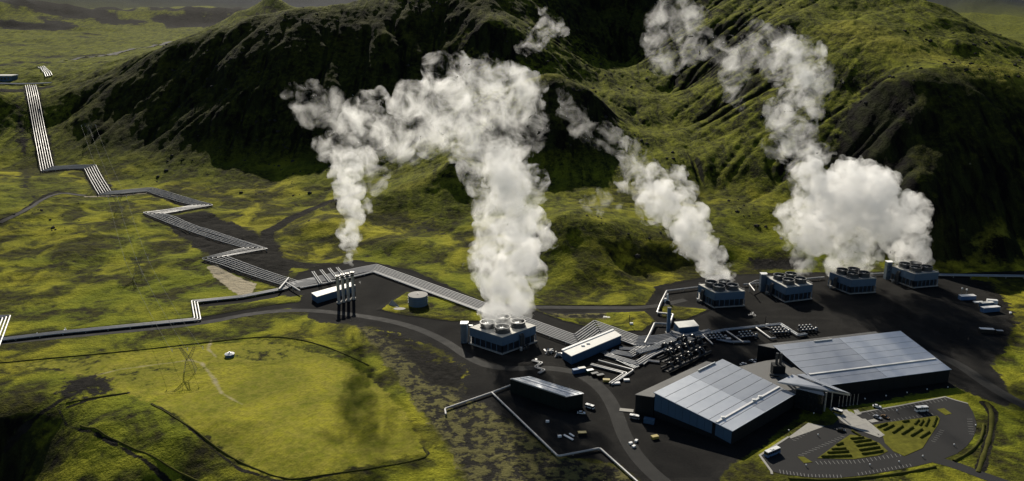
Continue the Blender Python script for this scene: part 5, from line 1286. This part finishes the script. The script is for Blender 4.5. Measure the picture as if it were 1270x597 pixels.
def skid(label, px, py, ang):
    o = empty('valve_skid', G(px, py), label, 'valve skid', 'valve skids behind the right hall', math.radians(ang))
    MB().box(-5.5, 5.5, -4, 4, 0, 0.7).obj('base', M['black_steel'], o)
    for i in range(4):
        for j in range(3):
            x, y = -3.9 + 2.6 * i, -2.6 + 2.6 * j; hh = 2.6 + 0.5 * j
            d_ = MB().cyl(x, y, 0.7, hh, 0.8, n=10).obj('drum', M['black_steel'], o, True); MB().dome(x, y, hh + 0.01, 0.82, 0.6, 10, 3).obj('cap', M['pipe'], d_, True)
    for y in (-1.3, 1.3): MB().tube([(-5.5, y, 1.6), (5.8, y, 1.6), (6.4, y, 0.8)], 0.45, 8).obj('pipe', M['pipe_dull'], o, True)
    MB().cyl(7.6, 0.5, 0, 2.0, 1.0, n=10).dome(7.6, 0.5, 2.0, 1.0, 0.6, 10, 3).obj('pot', M['pipe_dull'], o, True)
    return o
skid('leftmost black valve skid, near the manifold cluster', 887, 421.5, 12); skid('second black valve skid from the left along the yard header', 925.5, 419.5, 12)
skid('third black valve skid, inside the bend of the yard header', 966, 414.5, 10); skid('rightmost black valve skid behind the right hall', 1000, 411.5, 10)
for px, py, lb in ((696, 441, 'tangle of white valves at the left end of the long building'), (684, 437, 'second group of white valves nearer the big cooling tower')):
    o = empty('valve_group', G(px, py), lb, 'valves')
    r_ = random.Random(px)
    for k in range(5):
        x, y = r_.uniform(-4, 4), r_.uniform(-3, 3)
        MB().tube([(x, y, 0.1), (x, y, 1.6), (x + r_.uniform(-2, 2), y + r_.uniform(-2, 2), 2.0), (x + r_.uniform(-3, 3), y - 2, 0.3)], 0.38, 7).obj('pipe', M['pipe'], o, True)
    MB().box(-1.5, 1.2, -1, 1, 0, 1.6).obj('valve_box', M['pipe_dull'], o)
o = empty('control_cabinet', G(903, 424), 'grey control cabinet between the valve skids and the manifold cluster', 'cabinet'); MB().box(-1.6, 1.6, -1.0, 1.0, 0.2, 2.6).obj('body', M['galv'], o); MB().box(-1.8, 1.8, -1.2, 1.2, 0, 0.19).obj('plinth', M['concrete'], o)
# vent poles
for px, py, lb in ((780.5, 402.5, 'thin dark vent pole with small steam beside the long building'), (949, 404, 'thin dark vent pole with small steam over the yard header')):
    o = empty('vent_pole', G(px, py), lb, 'vent pole'); MB().cyl(0, 0, 0, 7.2, 0.22, n=8).obj('shaft', M['black_steel'], o); MB().box(0.4, 2.6, -0.7, 0.7, 0, 1.2).obj('vent_box', M['white'], o)

# ------------------------------------------------------------------ pylons and power lines
def pylon(label, p, h, w, ang):
    o = empty('pylon', p, label, 'pylon', 'power line pylons', math.radians(ang))
    def leg(name, x0, x1, z0, z1, s0, s1):
        m = MB()
        cs = [(-1, -1), (1, -1), (1, 1), (-1, 1)]
        for a, b in cs: m.tube([(x0 + a * s0, b * s0, z0), (x1 + a * s1, b * s1, z1)], 0.10, 4)
        n = 6
        for k in range(n):
            t0, t1 = k / n, (k + 1) / n
            for i in range(4):
                (a, b), (c, d) = cs[i], cs[(i + 1) % 4]
                s_, e_ = s0 + (s1 - s0) * t0, s0 + (s1 - s0) * t1
                m.tube([(x0 + (x1 - x0) * t0 + a * s_, b * s_, z0 + (z1 - z0) * t0), (x0 + (x1 - x0) * t1 + c * e_, d * e_, z0 + (z1 - z0) * t1)], 0.06, 4)
        q = m.obj(name, M['galv_dark'], o); q['kind'] = 'stuff'
    leg('lower_body', 0, 0, -0.3, h * 0.45, w * 0.28, w * 0.12)
    leg('arm', 0, -w * 0.32, h * 0.45, h * 0.9, w * 0.09, w * 0.04); leg('arm', 0, w * 0.32, h * 0.45, h * 0.9, w * 0.09, w * 0.04)
    m = MB(); m.tube([(-w * 0.72, 0, h * 0.88), (w * 0.72, 0, h * 0.88)], 0.12, 4); m.tube([(-w * 0.72, 0, h * 0.9), (-w * 0.3, 0, h), (w * 0.3, 0, h), (w * 0.72, 0, h * 0.9)], 0.10, 4)
    for k in range(9): x = -w * 0.4 + w * 0.1 * k; m.tube([(x, 0, h * 0.88), (x + w * 0.05, 0, h)], 0.06, 4)
    q = m.obj('cross_beam', M['galv_dark'], o); q['kind'] = 'stuff'
    for x in (-w * 0.68, 0, w * 0.68): MB().cyl(x, 0, h * 0.76, h * 0.87, 0.2, n=6).obj('insulator', M['white'], o)
    return o
M['galv_dark'] = plain_mat('weathered_galvanised', (0.16, 0.16, 0.15), 0.6, 0.5, 0.2, 0.8)
pb = [drape(236, 461), drape(172, 342), drape(148, 262), drape(112, 170)]
lbs = ['lattice pylon standing in the green field at lower left', 'lattice pylon on the mossy plain above the gravel road', 'lattice pylon near the corner of the zigzag pipes', 'lattice pylon high on the shaded slope at left']
for p, lb in zip(pb, lbs): pylon(lb, p, 18, 13, 12)
for (a, b), nm in zip(zip(pb, pb[1:]), ('first', 'second', 'third')):
    for x in (-8.8, 0, 8.8):
        P = []
        for k in range(13):
            t = k / 12; q = a.lerp(b, t); P.append((q.x + x * 0.97 - a.x, q.y + x * 0.2 - a.y, q.z + 13.7 - 18 * t * (1 - t) - a.z))
        o = MB().tube(P, 0.06, 4).obj('power_line', M['galv_dark']); o.location = a
        tag(o, 'thin %s power line in the %s span from the field pylon' % ({-8.8: 'left', 0: 'middle', 8.8: 'right'}[x], nm), 'wire', 'power lines of the %s span' % nm)
# small white hut in the field
o = empty('well_hut', drape(285, 442), 'small round white well hut with grey sides in the green field', 'hut')
MB().cyl(0, 0, -0.3, 1.7, 3.0, 2.9, 8, ang=0.39).obj('wall', M['wall_blue'], o); MB().cyl(0, 0, 1.72, 2.6, 3.2, 1.2, 8, ang=0.39).obj('roof', M['white'], o); MB().cyl(0, 0, 2.6, 3.2, 0.5, n=8).obj('vent', M['white'], o)
for px, py, lb in ((46, 417, 'tiny white marker box by the pipes at the left edge'), (81, 411, 'tiny white vent with elbow beside the pipes at the left edge')):
    o = empty('marker_box', drape(px, py), lb, 'marker'); MB().box(-0.8, 0.8, -0.6, 0.6, -0.3, 1.2).obj('body', M['white'], o); MB().cyl(0.3, 0, 1.2, 2.4, 0.3, n=8).obj('pipe', M['white'], o)

# ------------------------------------------------------------------ turf banks and ditches edged dark in the meadow
def bank(label, px, w, h):
    P = [drape(*p) for p in px]; P = smooth_line([(p.x, p.y, 0) for p in P])
    Q = []
    for a, b in zip(P, P[1:]):
        n = max(1, int((b - a).length / 4)); Q += [a.lerp(b, i / n) for i in range(n)]
    P = Q + [P[-1]]; r_ = random.Random(len(P)); vs = []; fs = []
    base = P[0].copy()
    for i, p in enumerate(P):
        t = (P[min(i + 1, len(P) - 1)] - P[max(i - 1, 0)]).normalized(); nn = Vector((-t.y, t.x, 0))
        k = r_.uniform(0.75, 1.2)
        zz = height(np.array([p.x]), np.array([p.y]))[0]
        for f, g in ((-1, -0.4), (-0.45, 0.8), (0, 1.0), (0.45, 0.8), (1, -0.4)):
            q = p + nn * w / 2 * f * k - base; vs.append((q.x, q.y, zz + h * g * k))
    for i in range(len(P) - 1):
        for j in range(4): fs.append((i * 5 + j, i * 5 + j + 1, (i + 1) * 5 + j + 1, (i + 1) * 5 + j))
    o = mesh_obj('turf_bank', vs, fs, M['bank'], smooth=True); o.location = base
    return tag(o, label, 'bank')
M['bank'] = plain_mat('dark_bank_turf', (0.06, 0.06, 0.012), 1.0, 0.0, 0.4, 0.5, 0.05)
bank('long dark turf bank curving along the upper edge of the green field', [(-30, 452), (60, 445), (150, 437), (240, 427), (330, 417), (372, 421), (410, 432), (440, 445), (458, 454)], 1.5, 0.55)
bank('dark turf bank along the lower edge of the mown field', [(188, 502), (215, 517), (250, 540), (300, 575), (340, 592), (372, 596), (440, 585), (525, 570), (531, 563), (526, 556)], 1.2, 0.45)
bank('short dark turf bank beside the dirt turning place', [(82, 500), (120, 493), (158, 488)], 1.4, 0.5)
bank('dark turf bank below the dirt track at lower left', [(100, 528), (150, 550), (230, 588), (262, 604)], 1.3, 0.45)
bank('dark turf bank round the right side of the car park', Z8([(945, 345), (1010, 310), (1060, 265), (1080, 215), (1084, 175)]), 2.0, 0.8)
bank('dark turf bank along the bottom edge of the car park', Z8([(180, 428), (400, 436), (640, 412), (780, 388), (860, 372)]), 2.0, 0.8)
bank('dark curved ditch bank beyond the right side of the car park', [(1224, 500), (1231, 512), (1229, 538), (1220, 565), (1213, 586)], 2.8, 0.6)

# ------------------------------------------------------------------ boulders strewn over the slopes
r_ = random.Random(77); rb = MB()
t_ = (1 + 5 ** 0.5) / 2
ico_v = [Vector(v).normalized() for v in ((-1, t_, 0), (1, t_, 0), (-1, -t_, 0), (1, -t_, 0), (0, -1, t_), (0, 1, t_), (0, -1, -t_), (0, 1, -t_), (t_, 0, -1), (t_, 0, 1), (-t_, 0, -1), (-t_, 0, 1))]
ico_f = [(0, 11, 5), (0, 5, 1), (0, 1, 7), (0, 7, 10), (0, 10, 11), (1, 5, 9), (5, 11, 4), (11, 10, 2), (10, 7, 6), (7, 1, 8), (3, 9, 4), (3, 4, 2), (3, 2, 6), (3, 6, 8), (3, 8, 9), (4, 9, 5), (2, 4, 11), (6, 2, 10), (8, 6, 7), (9, 8, 1)]
cand = [(r_.uniform(-560, 640), r_.uniform(640, 1330)) for _ in range(2600)]
hx = height(np.array([c[0] for c in cand]), np.array([c[1] for c in cand]))
den = fbm(np.array([c[0] for c in cand]), np.array([c[1] for c in cand]), 160, 2, 55)
for (x, y), z, dn in zip(cand, hx, den):
    if z < 9 or dn < 0.05: continue
    s = 0.7 + 2.2 * r_.random() ** 3
    rb.add([(x + v.x * s * r_.uniform(0.7, 1.3), y + v.y * s * r_.uniform(0.7, 1.3), z + v.z * s * 0.8 * r_.uniform(0.7, 1.3)) for v in ico_v], ico_f)
o = rb.obj('boulders', M['rock']); tag(o, 'dark boulders strewn over the mossy hill slopes', 'boulders', kind='stuff')
